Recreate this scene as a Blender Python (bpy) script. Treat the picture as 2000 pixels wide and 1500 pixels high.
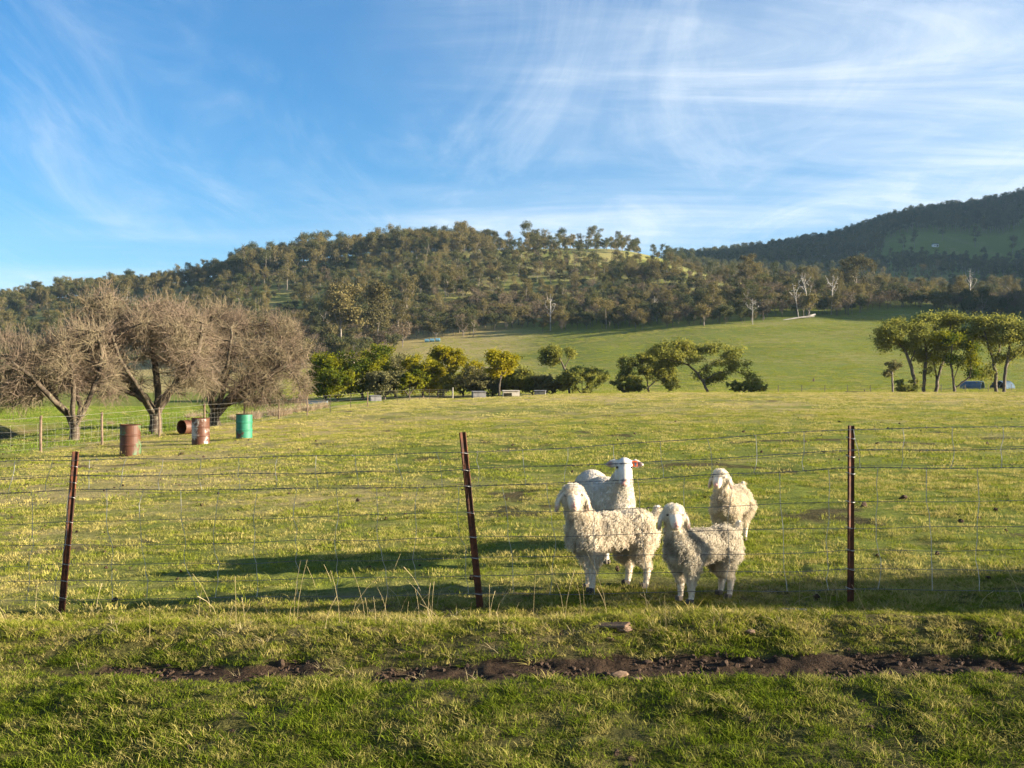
import bpy, bmesh, math, random
import numpy as np
from mathutils import Vector, Matrix, Euler

for o in list(bpy.data.objects):
    bpy.data.objects.remove(o)
SC = bpy.context.scene
COL = SC.collection

# ------------------------------------------------------------------ camera
CAMZ = 1.63
cam_d = bpy.data.cameras.new('camera')
cam_d.sensor_width = 36.0
cam_d.lens = 36.0
cam_d.clip_start = 0.05
cam_d.clip_end = 20000
cam = bpy.data.objects.new('camera', cam_d)
COL.objects.link(cam)
cam.location = (0, 0, CAMZ)
cam.rotation_euler = (math.radians(90.0) + math.atan(5 / 2000.0), 0, 0)
SC.camera = cam

# ------------------------------------------------------------------ sky, sun, exposure
SUN_AZ = math.radians(-9.0)      # measured from +X towards +Y
SUN_EL = math.radians(14.0)
world = bpy.data.worlds.new('World')
SC.world = world
world.use_nodes = True
wt = world.node_tree
wt.nodes.clear()


def wn(kind, **kw):
    n = wt.nodes.new(kind)
    for k, v in kw.items():
        setattr(n, k, v)
    return n


def wl(a, b):
    wt.links.new(a, b)


sky = wn('ShaderNodeTexSky', sky_type='NISHITA', sun_disc=False)
sky.sun_elevation = SUN_EL
sky.sun_rotation = math.radians(90) - SUN_AZ
sky.altitude = 100
sky.air_density = 1.0
sky.dust_density = 0.6
sky.ozone_density = 3.0
tc = wn('ShaderNodeTexCoord')
sep = wn('ShaderNodeSeparateXYZ')
wl(tc.outputs['Generated'], sep.inputs[0])
zmax = wn('ShaderNodeMath', operation='MAXIMUM')
wl(sep.outputs['Z'], zmax.inputs[0])
zmax.inputs[1].default_value = 0.0
zadd = wn('ShaderNodeMath', operation='ADD')
wl(zmax.outputs[0], zadd.inputs[0])
zadd.inputs[1].default_value = 0.10
inv = wn('ShaderNodeVectorMath', operation='DIVIDE')
wl(tc.outputs['Generated'], inv.inputs[0])
comb = wn('ShaderNodeCombineXYZ')
for i in range(3):
    wl(zadd.outputs[0], comb.inputs[i])
wl(comb.outputs[0], inv.inputs[1])


def cloud_layer(rot, scl, nscale, detail, rough, dist, lo, hi, off):
    mp = wn('ShaderNodeMapping')
    mp.inputs['Rotation'].default_value = (0, 0, math.radians(rot))
    mp.inputs['Scale'].default_value = scl
    mp.inputs['Location'].default_value = off
    wl(inv.outputs[0], mp.inputs[0])
    nz = wn('ShaderNodeTexNoise')
    nz.inputs['Scale'].default_value = nscale
    nz.inputs['Detail'].default_value = detail
    nz.inputs['Roughness'].default_value = rough
    nz.inputs['Distortion'].default_value = dist
    wl(mp.outputs[0], nz.inputs['Vector'])
    mr = wn('ShaderNodeMapRange', interpolation_type='SMOOTHSTEP')
    mr.inputs['From Min'].default_value = lo
    mr.inputs['From Max'].default_value = hi
    wl(nz.outputs['Fac'], mr.inputs['Value'])
    return mr.outputs[0]


c_fine = cloud_layer(-38, (0.30, 1.0, 1.0), 2.2, 13, 0.68, 1.1, 0.32, 0.95, (1.2, 4.1, 0))
c_broad = cloud_layer(-38, (0.36, 0.60, 1.0), 0.5, 7, 0.55, 0.6, 0.36, 0.66, (5.3, 1.7, 0))
c_diag = cloud_layer(-14, (1.0, 0.28, 1.0), 2.1, 12, 0.66, 0.9, 0.46, 0.86, (3.2, 1.1, 0))
mul = wn('ShaderNodeMath', operation='MULTIPLY')
wl(c_fine, mul.inputs[0])
wl(c_broad, mul.inputs[1])
veil = wn('ShaderNodeMath', operation='MULTIPLY_ADD')
wl(c_broad, veil.inputs[0])
veil.inputs[1].default_value = 0.34
wl(mul.outputs[0], veil.inputs[2])
# cirrus thins out overhead, thickens low in the sky
low = wn('ShaderNodeMapRange', interpolation_type='SMOOTHSTEP')
low.inputs['From Min'].default_value = 0.55
low.inputs['From Max'].default_value = 0.10
low.inputs['To Min'].default_value = 0.55
low.inputs['To Max'].default_value = 1.55
wl(sep.outputs['Z'], low.inputs['Value'])
dens = wn('ShaderNodeMath', operation='MULTIPLY')
vd = wn('ShaderNodeMath', operation='MULTIPLY_ADD')
wl(c_diag, vd.inputs[0])
vd.inputs[1].default_value = 0.32
wl(veil.outputs[0], vd.inputs[2])
wl(vd.outputs[0], dens.inputs[0])
wl(low.outputs[0], dens.inputs[1])
dcl = wn('ShaderNodeMath', operation='MINIMUM')
wl(dens.outputs[0], dcl.inputs[0])
dcl.inputs[1].default_value = 0.74
hs = wn('ShaderNodeHueSaturation')
hs.inputs['Saturation'].default_value = 1.2
hs.inputs['Hue'].default_value = 0.497
hs.inputs['Value'].default_value = 0.86
tint = wn('ShaderNodeMix', data_type='RGBA', blend_type='MULTIPLY')
tint.inputs['Factor'].default_value = 1.0
tint.inputs['B'].default_value = (0.79, 0.89, 1.02, 1)
wl(sky.outputs[0], tint.inputs['A'])
wl(tint.outputs['Result'], hs.inputs['Color'])
cmix = wn('ShaderNodeMix', data_type='RGBA')
wl(dcl.outputs[0], cmix.inputs['Factor'])
wl(hs.outputs[0], cmix.inputs['A'])
cmix.inputs['B'].default_value = (3.9, 4.25, 4.6, 1)
bg = wn('ShaderNodeBackground')
bg.inputs['Strength'].default_value = 0.05
wl(cmix.outputs['Result'], bg.inputs['Color'])
wo = wn('ShaderNodeOutputWorld')
wl(bg.outputs[0], wo.inputs['Surface'])

sun_d = bpy.data.lights.new('sun', 'SUN')
sun_d.energy = 5.0
sun_d.angle = math.radians(0.6)
sun_d.color = (1.0, 0.85, 0.64)
sun = bpy.data.objects.new('sun', sun_d)
COL.objects.link(sun)
SDIR = Vector((math.cos(SUN_EL) * math.cos(SUN_AZ), math.cos(SUN_EL) * math.sin(SUN_AZ), math.sin(SUN_EL)))
sun.rotation_euler = SDIR.to_track_quat('Z', 'Y').to_euler()
sun.location = (60, -10, 40)

SC.view_settings.view_transform = 'Standard'
SC.view_settings.look = 'None'
SC.view_settings.exposure = 2.30
SC.view_settings.gamma = 1.0
SC.view_settings.use_curve_mapping = False
SC.render.engine = 'CYCLES'
SC.cycles.use_denoising = True
SC.cycles.max_bounces = 6
SC.cycles.diffuse_bounces = 3
SC.cycles.glossy_bounces = 2
SC.cycles.transmission_bounces = 4
SC.cycles.volume_bounces = 1
SC.cycles.transparent_max_bounces = 8
SC.cycles.caustics_reflective = False
SC.cycles.caustics_refractive = False


# ------------------------------------------------------------------ helpers
def tag(o, label=None, category=None, group=None, kind=None):
    if label: o['label'] = label
    if category: o['category'] = category
    if group: o['group'] = group
    if kind: o['kind'] = kind
    return o


def empty(name, loc=(0, 0, 0), rz=0.0):
    o = bpy.data.objects.new(name, None)
    COL.objects.link(o)
    o.location = loc
    o.rotation_euler = (0, 0, rz)
    o.empty_display_size = 0.1
    return o


def np_mesh(name, V, F4=None, F3=None, smooth=False, mats=()):
    me = bpy.data.meshes.new(name)
    V = np.asarray(V, np.float32)
    n4 = 0 if F4 is None else len(F4)
    n3 = 0 if F3 is None else len(F3)
    me.vertices.add(len(V))
    me.vertices.foreach_set('co', V.ravel())
    idx = []
    starts = []
    if n4:
        idx.append(np.asarray(F4, np.int32).ravel())
        starts.append(np.arange(n4, dtype=np.int32) * 4)
    if n3:
        idx.append(np.asarray(F3, np.int32).ravel())
        starts.append(n4 * 4 + np.arange(n3, dtype=np.int32) * 3)
    if idx:
        idx = np.concatenate(idx)
        starts = np.concatenate(starts)
        me.loops.add(len(idx))
        me.loops.foreach_set('vertex_index', idx)
        me.polygons.add(n4 + n3)
        me.polygons.foreach_set('loop_start', starts)
        me.update(calc_edges=True)
        if smooth:
            me.polygons.foreach_set('use_smooth', np.ones(n4 + n3, bool))
    for m in mats:
        me.materials.append(m)
    me.validate()
    return me


def link(name, me, parent=None, loc=None, rz=None):
    o = bpy.data.objects.new(name, me)
    COL.objects.link(o)
    if parent is not None:
        o.parent = parent
    if loc is not None:
        o.location = loc
    if rz is not None:
        o.rotation_euler = (0, 0, rz)
    return o


def _hash(ix, iy, seed):
    h = (ix.astype(np.int64) * 374761393 + iy.astype(np.int64) * 668265263 + seed * 1274126177) & 0x7fffffff
    h = ((h ^ (h >> 13)) * 1274126177) & 0x7fffffff
    return ((h ^ (h >> 16)) & 0xffff) / 65535.0


def vnoise(x, y, seed=0):
    x = np.asarray(x, float); y = np.asarray(y, float)
    ix = np.floor(x); iy = np.floor(y)
    fx = x - ix; fy = y - iy
    fx = fx * fx * (3 - 2 * fx); fy = fy * fy * (3 - 2 * fy)
    a = _hash(ix, iy, seed); b = _hash(ix + 1, iy, seed)
    c = _hash(ix, iy + 1, seed); d = _hash(ix + 1, iy + 1, seed)
    return (a + (b - a) * fx) * (1 - fy) + (c + (d - c) * fx) * fy


def fbm(x, y, seed=0, oct=4):
    s = 0; a = 0.5; t = 0
    for i in range(oct):
        s = s + a * vnoise(x, y, seed + i * 17); t += a
        x = x * 2.03 + 11.3; y = y * 2.03 - 7.7; a *= 0.5
    return s / t


def sstep(a, b, x):
    t = np.clip((np.asarray(x, float) - a) / (b - a), 0, 1)
    return t * t * (3 - 2 * t)


# ---- materials
def new_mat(name):
    m = bpy.data.materials.new(name)
    m.use_nodes = True
    m.node_tree.nodes.clear()
    return m, m.node_tree


class NT:
    def __init__(self, t):
        self.t = t

    def n(self, kind, ins=None, **kw):
        n = self.t.nodes.new(kind)
        for k, v in kw.items():
            setattr(n, k, v)
        if ins:
            for k, v in ins.items():
                if hasattr(v, 'is_output') or isinstance(v, bpy.types.NodeSocket):
                    self.t.links.new(v, n.inputs[k])
                else:
                    n.inputs[k].default_value = v
        return n

    def mix(self, f, a, b, blend='MIX'):
        n = self.n('ShaderNodeMix', data_type='RGBA', blend_type=blend)
        for s, v in (('Factor', f), ('A', a), ('B', b)):
            if isinstance(v, bpy.types.NodeSocket):
                self.t.links.new(v, n.inputs[s])
            else:
                n.inputs[s].default_value = v if s == 'Factor' else (*v[:3], 1)
        return n.outputs['Result']

    def math(self, op, a, b=0.0, c=0.0):
        n = self.n('ShaderNodeMath', operation=op)
        for i, v in enumerate((a, b, c)):
            if isinstance(v, bpy.types.NodeSocket):
                self.t.links.new(v, n.inputs[i])
            else:
                n.inputs[i].default_value = v
        return n.outputs[0]

    def noise(self, vec, scale, detail=4, rough=0.55, dist=0.0):
        n = self.n('ShaderNodeTexNoise', {'Scale': scale, 'Detail': detail, 'Roughness': rough, 'Distortion': dist})
        if vec is not None:
            self.t.links.new(vec, n.inputs['Vector'])
        return n.outputs['Fac']

    def rng(self, v, a, b, c=0.0, d=1.0):
        n = self.n('ShaderNodeMapRange', {'From Min': a, 'From Max': b, 'To Min': c, 'To Max': d})
        n.interpolation_type = 'SMOOTHSTEP'
        self.t.links.new(v, n.inputs['Value'])
        return n.outputs[0]

    def out(self, s):
        o = self.n('ShaderNodeOutputMaterial')
        self.t.links.new(s, o.inputs['Surface'])


def simple_mat(name, c1, c2, scale=6.0, rough=0.85, metallic=0.0, bump=0.0, c3=None, lo=0.35, hi=0.65, obj=True, spec=0.3):
    m, t = new_mat(name)
    k = NT(t)
    tcn = k.n('ShaderNodeTexCoord')
    v = tcn.outputs['Object']
    f = k.rng(k.noise(v, scale, 6, 0.6), lo, hi)
    c = k.mix(f, c1, c2)
    if c3 is not None:
        f3 = k.rng(k.noise(v, scale * 3.1, 5, 0.65), 0.5, 0.68)
        c = k.mix(f3, c, c3)
    b = k.n('ShaderNodeBsdfPrincipled', {'Base Color': c, 'Roughness': rough, 'Metallic': metallic, 'Specular IOR Level': spec})
    if bump:
        bn = k.n('ShaderNodeBump', {'Strength': 0.6, 'Distance': bump, 'Height': k.noise(v, scale * 5, 4)})
        t.links.new(bn.outputs[0], b.inputs['Normal'])
    k.out(b.outputs[0])
    return m


def leaf_mat(name, c1, c2, transl=0.3, wscale=None, tip=None, per_tree=0.4):
    """two-sided leaf: diffuse + translucent, colour varies per instance and through the crown"""
    m, t = new_mat(name)
    k = NT(t)
    oi = k.n('ShaderNodeObjectInfo')
    geo = k.n('ShaderNodeNewGeometry')
    rnd = k.n('ShaderNodeMath', operation='ADD')
    isl = k.n('ShaderNodeNewGeometry').outputs['Random Per Island']
    f = k.math('MULTIPLY_ADD', isl, 1.0 - per_tree, k.math('MULTIPLY', oi.outputs['Random'], per_tree))
    c = k.mix(f, c1, c2)
    if wscale:
        nz = k.noise(geo.outputs['Position'], wscale, 3)
        c = k.mix(k.rng(nz, 0.42, 0.62, 0, 0.7 if per_tree < 0.5 else 0.4), c, tip or c2)
    d = k.n('ShaderNodeBsdfDiffuse', {'Color': c})
    tr = k.n('ShaderNodeBsdfTranslucent', {'Color': c})
    mx = k.n('ShaderNodeMixShader', {0: transl, 1: d.outputs[0], 2: tr.outputs[0]})
    k.out(mx.outputs[0])
    return m


# ------------------------------------------------------------------ terrain
def px2u(px):
    return (px - 1000.0) / 2000.0


T_PX = np.array([-2200, -1000, 0, 300, 600, 800, 1000, 1200, 1400, 1600, 1800, 2000, 2300, 2700, 3200], float)
T_Y = np.array([170, 200, 250, 300, 350, 400, 480, 600, 800, 1000, 1200, 1500, 2200, 4200], float)
T_IMG = np.array([  # rows past the right edge: unseen hill raised to shade field and far hill
    [782, 778, 772, 768, 760, 752, 735, 715, 700, 700, 700, 705, 715, 730],   # -2200
    [780, 775, 770, 765, 755, 745, 720, 690, 660, 660, 670, 690, 705, 725],   # -1000
    [777, 772, 766, 758, 745, 725, 695, 650, 600, 605, 620, 650, 690, 720],   # 0
    [775, 770, 762, 750, 730, 705, 670, 620, 562, 570, 590, 630, 690, 720],   # 300
    [773, 768, 756, 735, 705, 680, 640, 580, 514, 525, 550, 600, 680, 720],   # 600
    [770, 765, 752, 722, 690, 662, 615, 555, 497, 510, 540, 590, 670, 715],   # 800
    [768, 760, 742, 710, 680, 650, 605, 545, 492, 505, 530, 575, 650, 710],   # 1000
    [768, 757, 732, 690, 655, 630, 590, 535, 488, 500, 515, 545, 620, 700],   # 1200
    [766, 750, 718, 672, 634, 608, 566, 556, 540, 540, 528, 517, 580, 690],   # 1400
    [766, 748, 712, 665, 629, 605, 576, 572, 566, 535, 507, 486, 560, 680],   # 1600
    [764, 745, 708, 660, 626, 608, 588, 586, 566, 520, 462, 432, 520, 660],   # 1800
    [763, 744, 706, 660, 632, 614, 595, 594, 565, 518, 456, 398, 490, 650],   # 2000
    [762, 742, 700, 620, 565, 530, 530, 545, 455, 275, 255, 315, 520, 660],   # 2300
    [762, 735, 690, 480, 330, 380, 440, 400, 305, 135, 138, 235, 500, 670],   # 2700
    [762, 735, 680, 460, 320, 370, 430, 390, 280, 95, 105, 222, 500, 670],   # 3200
], float)
T_Z = CAMZ + (755 - T_IMG) / 2000.0 * T_Y[None, :]
T_U = px2u(T_PX)


def _cubic_axis(x, xs, tab):
    """Catmull-Rom style interpolation weights over non-uniform xs -> (i, w0..w3 index/weights)"""
    i = np.clip(np.searchsorted(xs, x) - 1, 0, len(xs) - 2)
    t = np.clip((x - xs[i]) / (xs[i + 1] - xs[i]), 0, 1)
    return i, t


def far_z(X, Y):
    Yc = np.clip(Y, T_Y[0], T_Y[-1])
    u = np.clip(X / np.maximum(Yc, 1), T_U[0], T_U[-1])
    iu, tu = _cubic_axis(u, T_U, None)
    ly = np.log(T_Y)
    iy, ty = _cubic_axis(np.log(Yc), ly, None)

    def herm(p0, p1, p2, p3, t):
        m1 = (p2 - p0) * 0.42; m2 = (p3 - p1) * 0.42
        t2 = t * t; t3 = t2 * t
        return (2 * t3 - 3 * t2 + 1) * p1 + (t3 - 2 * t2 + t) * m1 + (-2 * t3 + 3 * t2) * p2 + (t3 - t2) * m2
    nu, ny = T_Z.shape
    rows = []
    for du in (-1, 0, 1, 2):
        k = np.clip(iu + du, 0, nu - 1)
        v = [T_Z[k, np.clip(iy + d, 0, ny - 1)] for d in (-1, 0, 1, 2)]
        rows.append(herm(*v, ty))
    z = herm(*rows, tu)
    return z + (fbm(X / 60, Y / 60, 5, 3) - 0.5) * np.clip((Y - 200) / 300, 0, 1) * 7


def near_z(X, Y):
    s = np.where(X > 0, 0.40 * (1 - np.exp(-np.maximum(X, 0) / 8.0)), 0.045 * X)
    s = np.where(X < -18, -0.81 + 0.006 * (X + 18), s)
    z = 0.10 + s + 0.50 * sstep(12, 100, Y)
    z = z - sstep(-14, -30, X) * 0.45 * sstep(30, 100, Y)
    # gentle lumps
    z = z + (fbm(X / 5.0, Y / 5.0, 3, 3) - 0.5) * 0.16 * np.clip((Y - 9) / 10, 0, 1)
    z = z + (fbm(X / 0.7, Y / 0.7, 8, 3) - 0.5) * 0.05 * np.clip((40 - Y) / 20, 0, 1)
    z = z + (fbm(X / 1.6, Y / 2.6, 9, 3) - 0.5) * 0.10 * np.clip((Y - 12) / 15, 0, 1) * np.clip((128 - Y) / 20, 0, 1) * (X > -16)
    # roadside bank, rut and verge falling to the camera
    wob = (fbm(X / 1.6, X * 0 + 2.0, 21, 3) - 0.5) * 0.22
    yb = Y + wob + 0.16 * X
    z = z + 0.07 * np.exp(-((yb - 6.35) / 0.28) ** 2)
    z = z - 0.055 * np.exp(-((yb - 5.72) / 0.24) ** 2)
    z = z - 0.16 * sstep(5.9, 4.0, yb)
    # creek bed at left beyond the inner fence
    cx = -20.5 + 2.0 * np.sin(Y / 9.0)
    gul = np.exp(-((X - cx + (Y - 40) * 0.35) / 1.5) ** 2) * sstep(33, 37, Y) * sstep(70, 52, Y)
    z = z - 0.75 * gul
    bank = np.exp(-((X - cx + (Y - 40) * 0.35 + 3.2) / 1.6) ** 2) * sstep(36, 40, Y) * sstep(70, 55, Y)
    z = z + 0.35 * bank
    return z


def H(X, Y):
    X = np.asarray(X, float); Y = np.asarray(Y, float)
    zn = near_z(X, np.minimum(Y, 130.0))
    zn = zn - 0.75 * np.exp(-((Y - 137) / 16.0) ** 2) * sstep(-14, -4, X)
    w = sstep(118, 178, Y)
    return zn * (1 - w) + far_z(X, Y) * w


def hz(x, y):
    return float(H(np.array([x]), np.array([y]))[0])


def at(px, Y, dz=0.0):
    x = px2u(px) * Y
    return (x, Y, hz(x, Y) + dz)


def dirt_mask(X, Y):
    wob = (fbm(X / 1.6, X * 0 + 2.0, 21, 3) - 0.5) * 0.22
    yb = Y + wob + 0.16 * X
    n = fbm(X / 0.22, Y / 0.14, 31, 4)
    band = np.exp(-((yb - 5.70) / 0.22) ** 2)
    along = fbm(X / 0.7, X * 0 + 7.0, 44, 3)
    lane = np.interp(X, [-4.5, -2.9, -2.5, -2.15, -1.15, -0.9, -0.72, 0.6, 0.77, 0.9, 2.6, 3.5, 5.0], [0.40, 0.35, 0.50, 0.92, 0.95, 0.62, 0.95, 1.05, 0.85, 1.12, 1.12, 1.0, 0.95])
    n = 0.6 * n + 0.4 * fbm(X / 0.5, Y / 0.3, 35, 3)
    d = sstep(0.30, 0.50, band * (0.60 + 0.55 * along) * lane * (0.05 + 1.85 * n))
    spots = sstep(0.64, 0.74, fbm(X / 0.35, Y / 0.3, 77, 3)) * sstep(7.0, 5.0, Y) * 0.6
    spots2 = sstep(0.69, 0.77, fbm(X / 1.1, Y / 1.6, 91, 4)) * sstep(6, 9, Y) * sstep(120, 60, Y) * 0.8
    cx = -20.5 + 2.0 * np.sin(Y / 9.0)
    gul = np.exp(-((X - cx + (Y - 40) * 0.35 + 1.0) / 1.0) ** 2) * sstep(33, 37, Y) * sstep(70, 52, Y)
    return np.clip(np.maximum.reduce([d, spots, spots2, gul * 0.9]), 0, 1)


def dry_mask(X, Y):
    n = fbm(X / 3.0, Y / 5.0, 61, 4)
    n2 = fbm(X / 14.0, Y / 22.0, 65, 3)
    base = 0.22 + 0.12 * sstep(9, 16, Y) + 0.46 * sstep(14, 80, Y) * sstep(-17, -12, X) + 0.9 * (n - 0.5) + 1.0 * (n2 - 0.5)
    base = base + 0.35 * np.exp(-((Y - 6.9) / 0.9) ** 2)  # dry band by the fence, raised further for the bank's sunlit yellow
    base = np.where(X < -15.5, base - 0.15, base)
    fieldw = sstep(120, 170, Y)
    u = X / np.maximum(Y, 1)
    far_field = 0.22 + 0.7 * (fbm(X / 40, Y / 16, 71, 3) - 0.5) + 0.5 * sstep(0.06, -0.05, u) * sstep(200, 260, Y)
    hill = 0.46 - 0.30 * sstep(850, 1000, Y) + 0.6 * (n2 - 0.5)
    w2 = sstep(420, 560, Y)
    far = far_field * (1 - w2) + hill * w2
    return np.clip(base * (1 - fieldw) + far * fieldw, 0, 1)


def build_ground():
    ang_f = np.radians(np.linspace(-40, 40, 341))
    ang_b = np.radians(np.linspace(40, 320, 71))[1:-1]
    ang = np.concatenate([ang_f, ang_b])
    r = [0.6, 1.2, 1.8, 2.4, 3.0]
    while r[-1] < 4100:
        q = r[-1]
        r.append(q * (1.0062 if q < 10 else 1.011 if q < 20 else 1.016 if q < 130 else 1.02))
    r = np.array(r)
    A, R = np.meshgrid(ang, r)
    X = np.sin(A) * R
    Y = np.cos(A) * R
    Z = H(X, Y)
    fine = (fbm(X / 0.16, Y / 0.16, 12, 3) - 0.5) * 0.05 * np.clip((11 - R) / 3, 0, 1)
    dm = dirt_mask(X, Y)
    fine = fine + dm * (fbm(X / 0.07, Y / 0.07, 15, 2) - 0.6) * 0.035 * np.clip((11 - R) / 3, 0, 1)
    Z = Z + fine * (1 - 0.25 * dm)
    nr, na = X.shape
    V = np.stack([X, Y, Z], -1).reshape(-1, 3)
    V = np.concatenate([V, [[0, 0, hz(0, 0)]]])
    i = np.arange(nr - 1)[:, None]
    j = np.arange(na)[None, :]
    j2 = (j + 1) % na
    F = np.stack([i * na + j + 0 * i, i * na + j2, (i + 1) * na + j2, (i + 1) * na + j], -1).reshape(-1, 4)
    F = F[:, ::-1]
    c = len(V) - 1
    jj = np.arange(na)
    F3 = np.stack([np.full(na, c), (jj + 1) % na, jj], -1)
    me = np_mesh('ground', V, F, F3, smooth=True)
    for nm, arr in (('dirt', np.maximum(dm, 0.62 * sstep(8.2, 7.2, Y) * sstep(0, 2, Y))), ('dry', dry_mask(X, Y))):
        a = me.attributes.new(nm, 'FLOAT', 'POINT')
        a.data.foreach_set('value', np.append(arr.ravel(), 0).astype(np.float32))
    m, t = new_mat('pasture')
    k = NT(t)
    geo = k.n('ShaderNodeNewGeometry').outputs['Position']
    dirt = k.n('ShaderNodeAttribute', attribute_name='dirt').outputs['Fac']
    dry = k.n('ShaderNodeAttribute', attribute_name='dry').outputs['Fac']
    n1 = k.noise(geo, 9.0, 8, 0.7)
    n2 = k.noise(geo, 1.3, 6, 0.65)
    mp = k.n('ShaderNodeMapping', {'Scale': (0.35, 1.0, 1.0)})
    t.links.new(geo, mp.inputs[0])
    n3 = k.noise(mp.outputs[0], 0.45, 8, 0.68)
    gr = k.mix(k.rng(n1, 0.3, 0.7), (0.080, 0.105, 0.014), (0.150, 0.175, 0.026))
    dr = k.mix(k.rng(n1, 0.3, 0.7), (0.20, 0.16, 0.065), (0.36, 0.30, 0.13))
    f = k.math('ADD', dry, k.math('MULTIPLY_ADD', n2, 0.9, -0.45))
    f = k.math('ADD', f, k.math('MULTIPLY_ADD', n3, 0.9, -0.45))
    c = k.mix(k.rng(f, 0.15, 0.85), gr, dr)
    so = k.mix(k.rng(n1, 0.35, 0.7), (0.022, 0.014, 0.009), (0.070, 0.046, 0.028))
    c = k.mix(dirt, c, so)
    b = k.n('ShaderNodeBsdfPrincipled', {'Base Color': c, 'Roughness': 0.95, 'Specular IOR Level': 0.1})
    bh = k.math('ADD', k.noise(geo, 30, 5, 0.7), k.math('MULTIPLY', k.noise(geo, 4, 5, 0.7), 2.0))
    bn = k.n('ShaderNodeBump', {'Strength': 0.9, 'Distance': 0.05, 'Height': bh})
    t.links.new(bn.outputs[0], b.inputs['Normal'])
    k.out(b.outputs[0])
    me.materials.append(m)
    o = link('ground', me)
    tag(o, 'grassy paddock rising to far fields and wooded hills', 'ground', kind='structure')
    return o


build_ground()


# ------------------------------------------------------------------ tree machinery
def grow(att, P, par, step, di, dk, iters, rng, up=0.0, jitter=0.15):
    """space colonisation: P list of node positions, par list of parents; attractors pull new nodes"""
    P = [np.array(p, float) for p in P]
    par = list(par)
    att = np.array(att, float)
    base = np.array(P)
    d2 = ((att[:, None, :] - base[None]) ** 2).sum(-1)
    near = d2.argmin(1)
    nd = np.sqrt(d2.min(1))
    alive = nd > dk
    att = att[alive]; near = near[alive]; nd = nd[alive]
    di_now = di
    for it in range(iters):
        if len(att) == 0:
            break
        act = nd < di_now
        if not act.any():
            di_now *= 1.5
            if di_now > 60: break
            continue
        pa = np.array(P)
        dirs = att[act] - pa[near[act]]
        dirs /= np.linalg.norm(dirs, axis=1)[:, None] + 1e-9
        ids = near[act]
        acc = np.zeros((len(P), 3))
        np.add.at(acc, ids, dirs)
        u = np.unique(ids)
        v = acc[u] + rng.normal(0, jitter, (len(u), 3))
        v[:, 2] += up
        v /= np.linalg.norm(v, axis=1)[:, None] + 1e-9
        new = pa[u] + v * step
        base_i = len(P)
        P.extend(list(new)); par.extend(u.tolist())
        d = np.sqrt(((att[:, None, :] - new[None]) ** 2).sum(-1))
        m = d.min(1); am = d.argmin(1)
        up_m = m < nd
        nd[up_m] = m[up_m]; near[up_m] = base_i + am[up_m]
        keep = nd > dk
        att = att[keep]; near = near[keep]; nd = nd[keep]
        if len(P) > 9000: break
    return np.array(P), np.array(par)


def pipe_radii(P, par, r_tip, power=2.3, r_max=None):
    n = len(P)
    acc = np.zeros(n)
    kids = np.zeros(n, int)
    for i in range(n - 1, 0, -1):
        if kids[i] == 0:
            acc[i] = r_tip ** power
        acc[par[i]] += acc[i]
        kids[par[i]] += 1
    if acc[0] == 0: acc[0] = r_tip ** power
    r = acc ** (1 / power)
    if r_max:
        k = r_max / r[0]
        w = np.clip((r - r_tip) / max(r[0] - r_tip, 1e-6), 0, 1) ** 0.6
        r = r * (1 + (k - 1) * w)
    return r, kids


def skel_mesh(P, par, r, sides=5):
    """tubes along a skeleton. nodes must be ordered parent-before-child"""
    n = len(P)
    D = np.zeros((n, 3))
    main = np.full(n, -1)
    for i in range(1, n):
        p = par[i]
        if main[p] < 0 or r[i] > r[main[p]]:
            main[p] = i
    D[1:] = P[1:] - P[par[1:]]
    D[0] = (0, 0, 1)
    D /= np.linalg.norm(D, axis=1)[:, None] + 1e-9
    Dn = D.copy()
    has = main >= 0
    Dn[has] = D[has] + D[main[has]]
    Dn /= np.linalg.norm(Dn, axis=1)[:, None] + 1e-9

    def rings(c, d, rad):
        ref = np.tile(np.array([0.0, 1.0, 0.0]), (len(d), 1))
        b = np.abs(d[:, 1]) > 0.9
        ref[b] = (1, 0, 0)
        a = np.cross(d, ref); a /= np.linalg.norm(a, axis=1)[:, None] + 1e-9
        bb = np.cross(d, a)
        th = np.arange(sides) * 2 * math.pi / sides
        return (c[:, None] + rad[:, None, None] * (np.cos(th)[None, :, None] * a[:, None] + np.sin(th)[None, :, None] * bb[:, None]))
    R0 = rings(P, Dn, r).reshape(-1, 3)
    kids = np.arange(1, n)
    ismain = main[par[kids]] == kids
    base = np.where(ismain, par[kids] * sides, 0)
    br = kids[~ismain]
    Rb = rings(P[par[br]], D[br], np.minimum(r[br] * 1.15, r[par[br]])).reshape(-1, 3)
    base[~ismain] = n * sides + np.arange(len(br)) * sides
    V = np.concatenate([R0, Rb])
    s = np.arange(sides); s2 = (s + 1) % sides
    F = np.stack([base[:, None] + s, base[:, None] + s2, (kids * sides)[:, None] + s2, (kids * sides)[:, None] + s], -1).reshape(-1, 4)
    return V, F


def leaf_quads(C, size, rng, flat=0.0, spread=0.0, aspect=0.5):
    """diamond leaves at centres C; flat>0 makes them lie flatter"""
    n = len(C)
    a = rng.normal(0, 1, (n, 3)); a[:, 2] *= (1 - flat)
    a /= np.linalg.norm(a, axis=1)[:, None]
    b = rng.normal(0, 1, (n, 3)); b[:, 2] *= (1 - flat)
    b -= a * (a * b).sum(1)[:, None]
    b /= np.linalg.norm(b, axis=1)[:, None] + 1e-9
    s = (size * rng.uniform(0.6, 1.4, n))[:, None]
    c = C + (rng.normal(0, spread, (n, 3)) if spread else 0)
    nrm = np.cross(a, b) * s * 0.12
    V = np.stack([c - a * s, c - b * s * aspect + nrm, c + a * s, c + b * s * aspect + nrm], 1).reshape(-1, 3)
    F = np.arange(n * 4).reshape(-1, 4)
    return V, F


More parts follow.
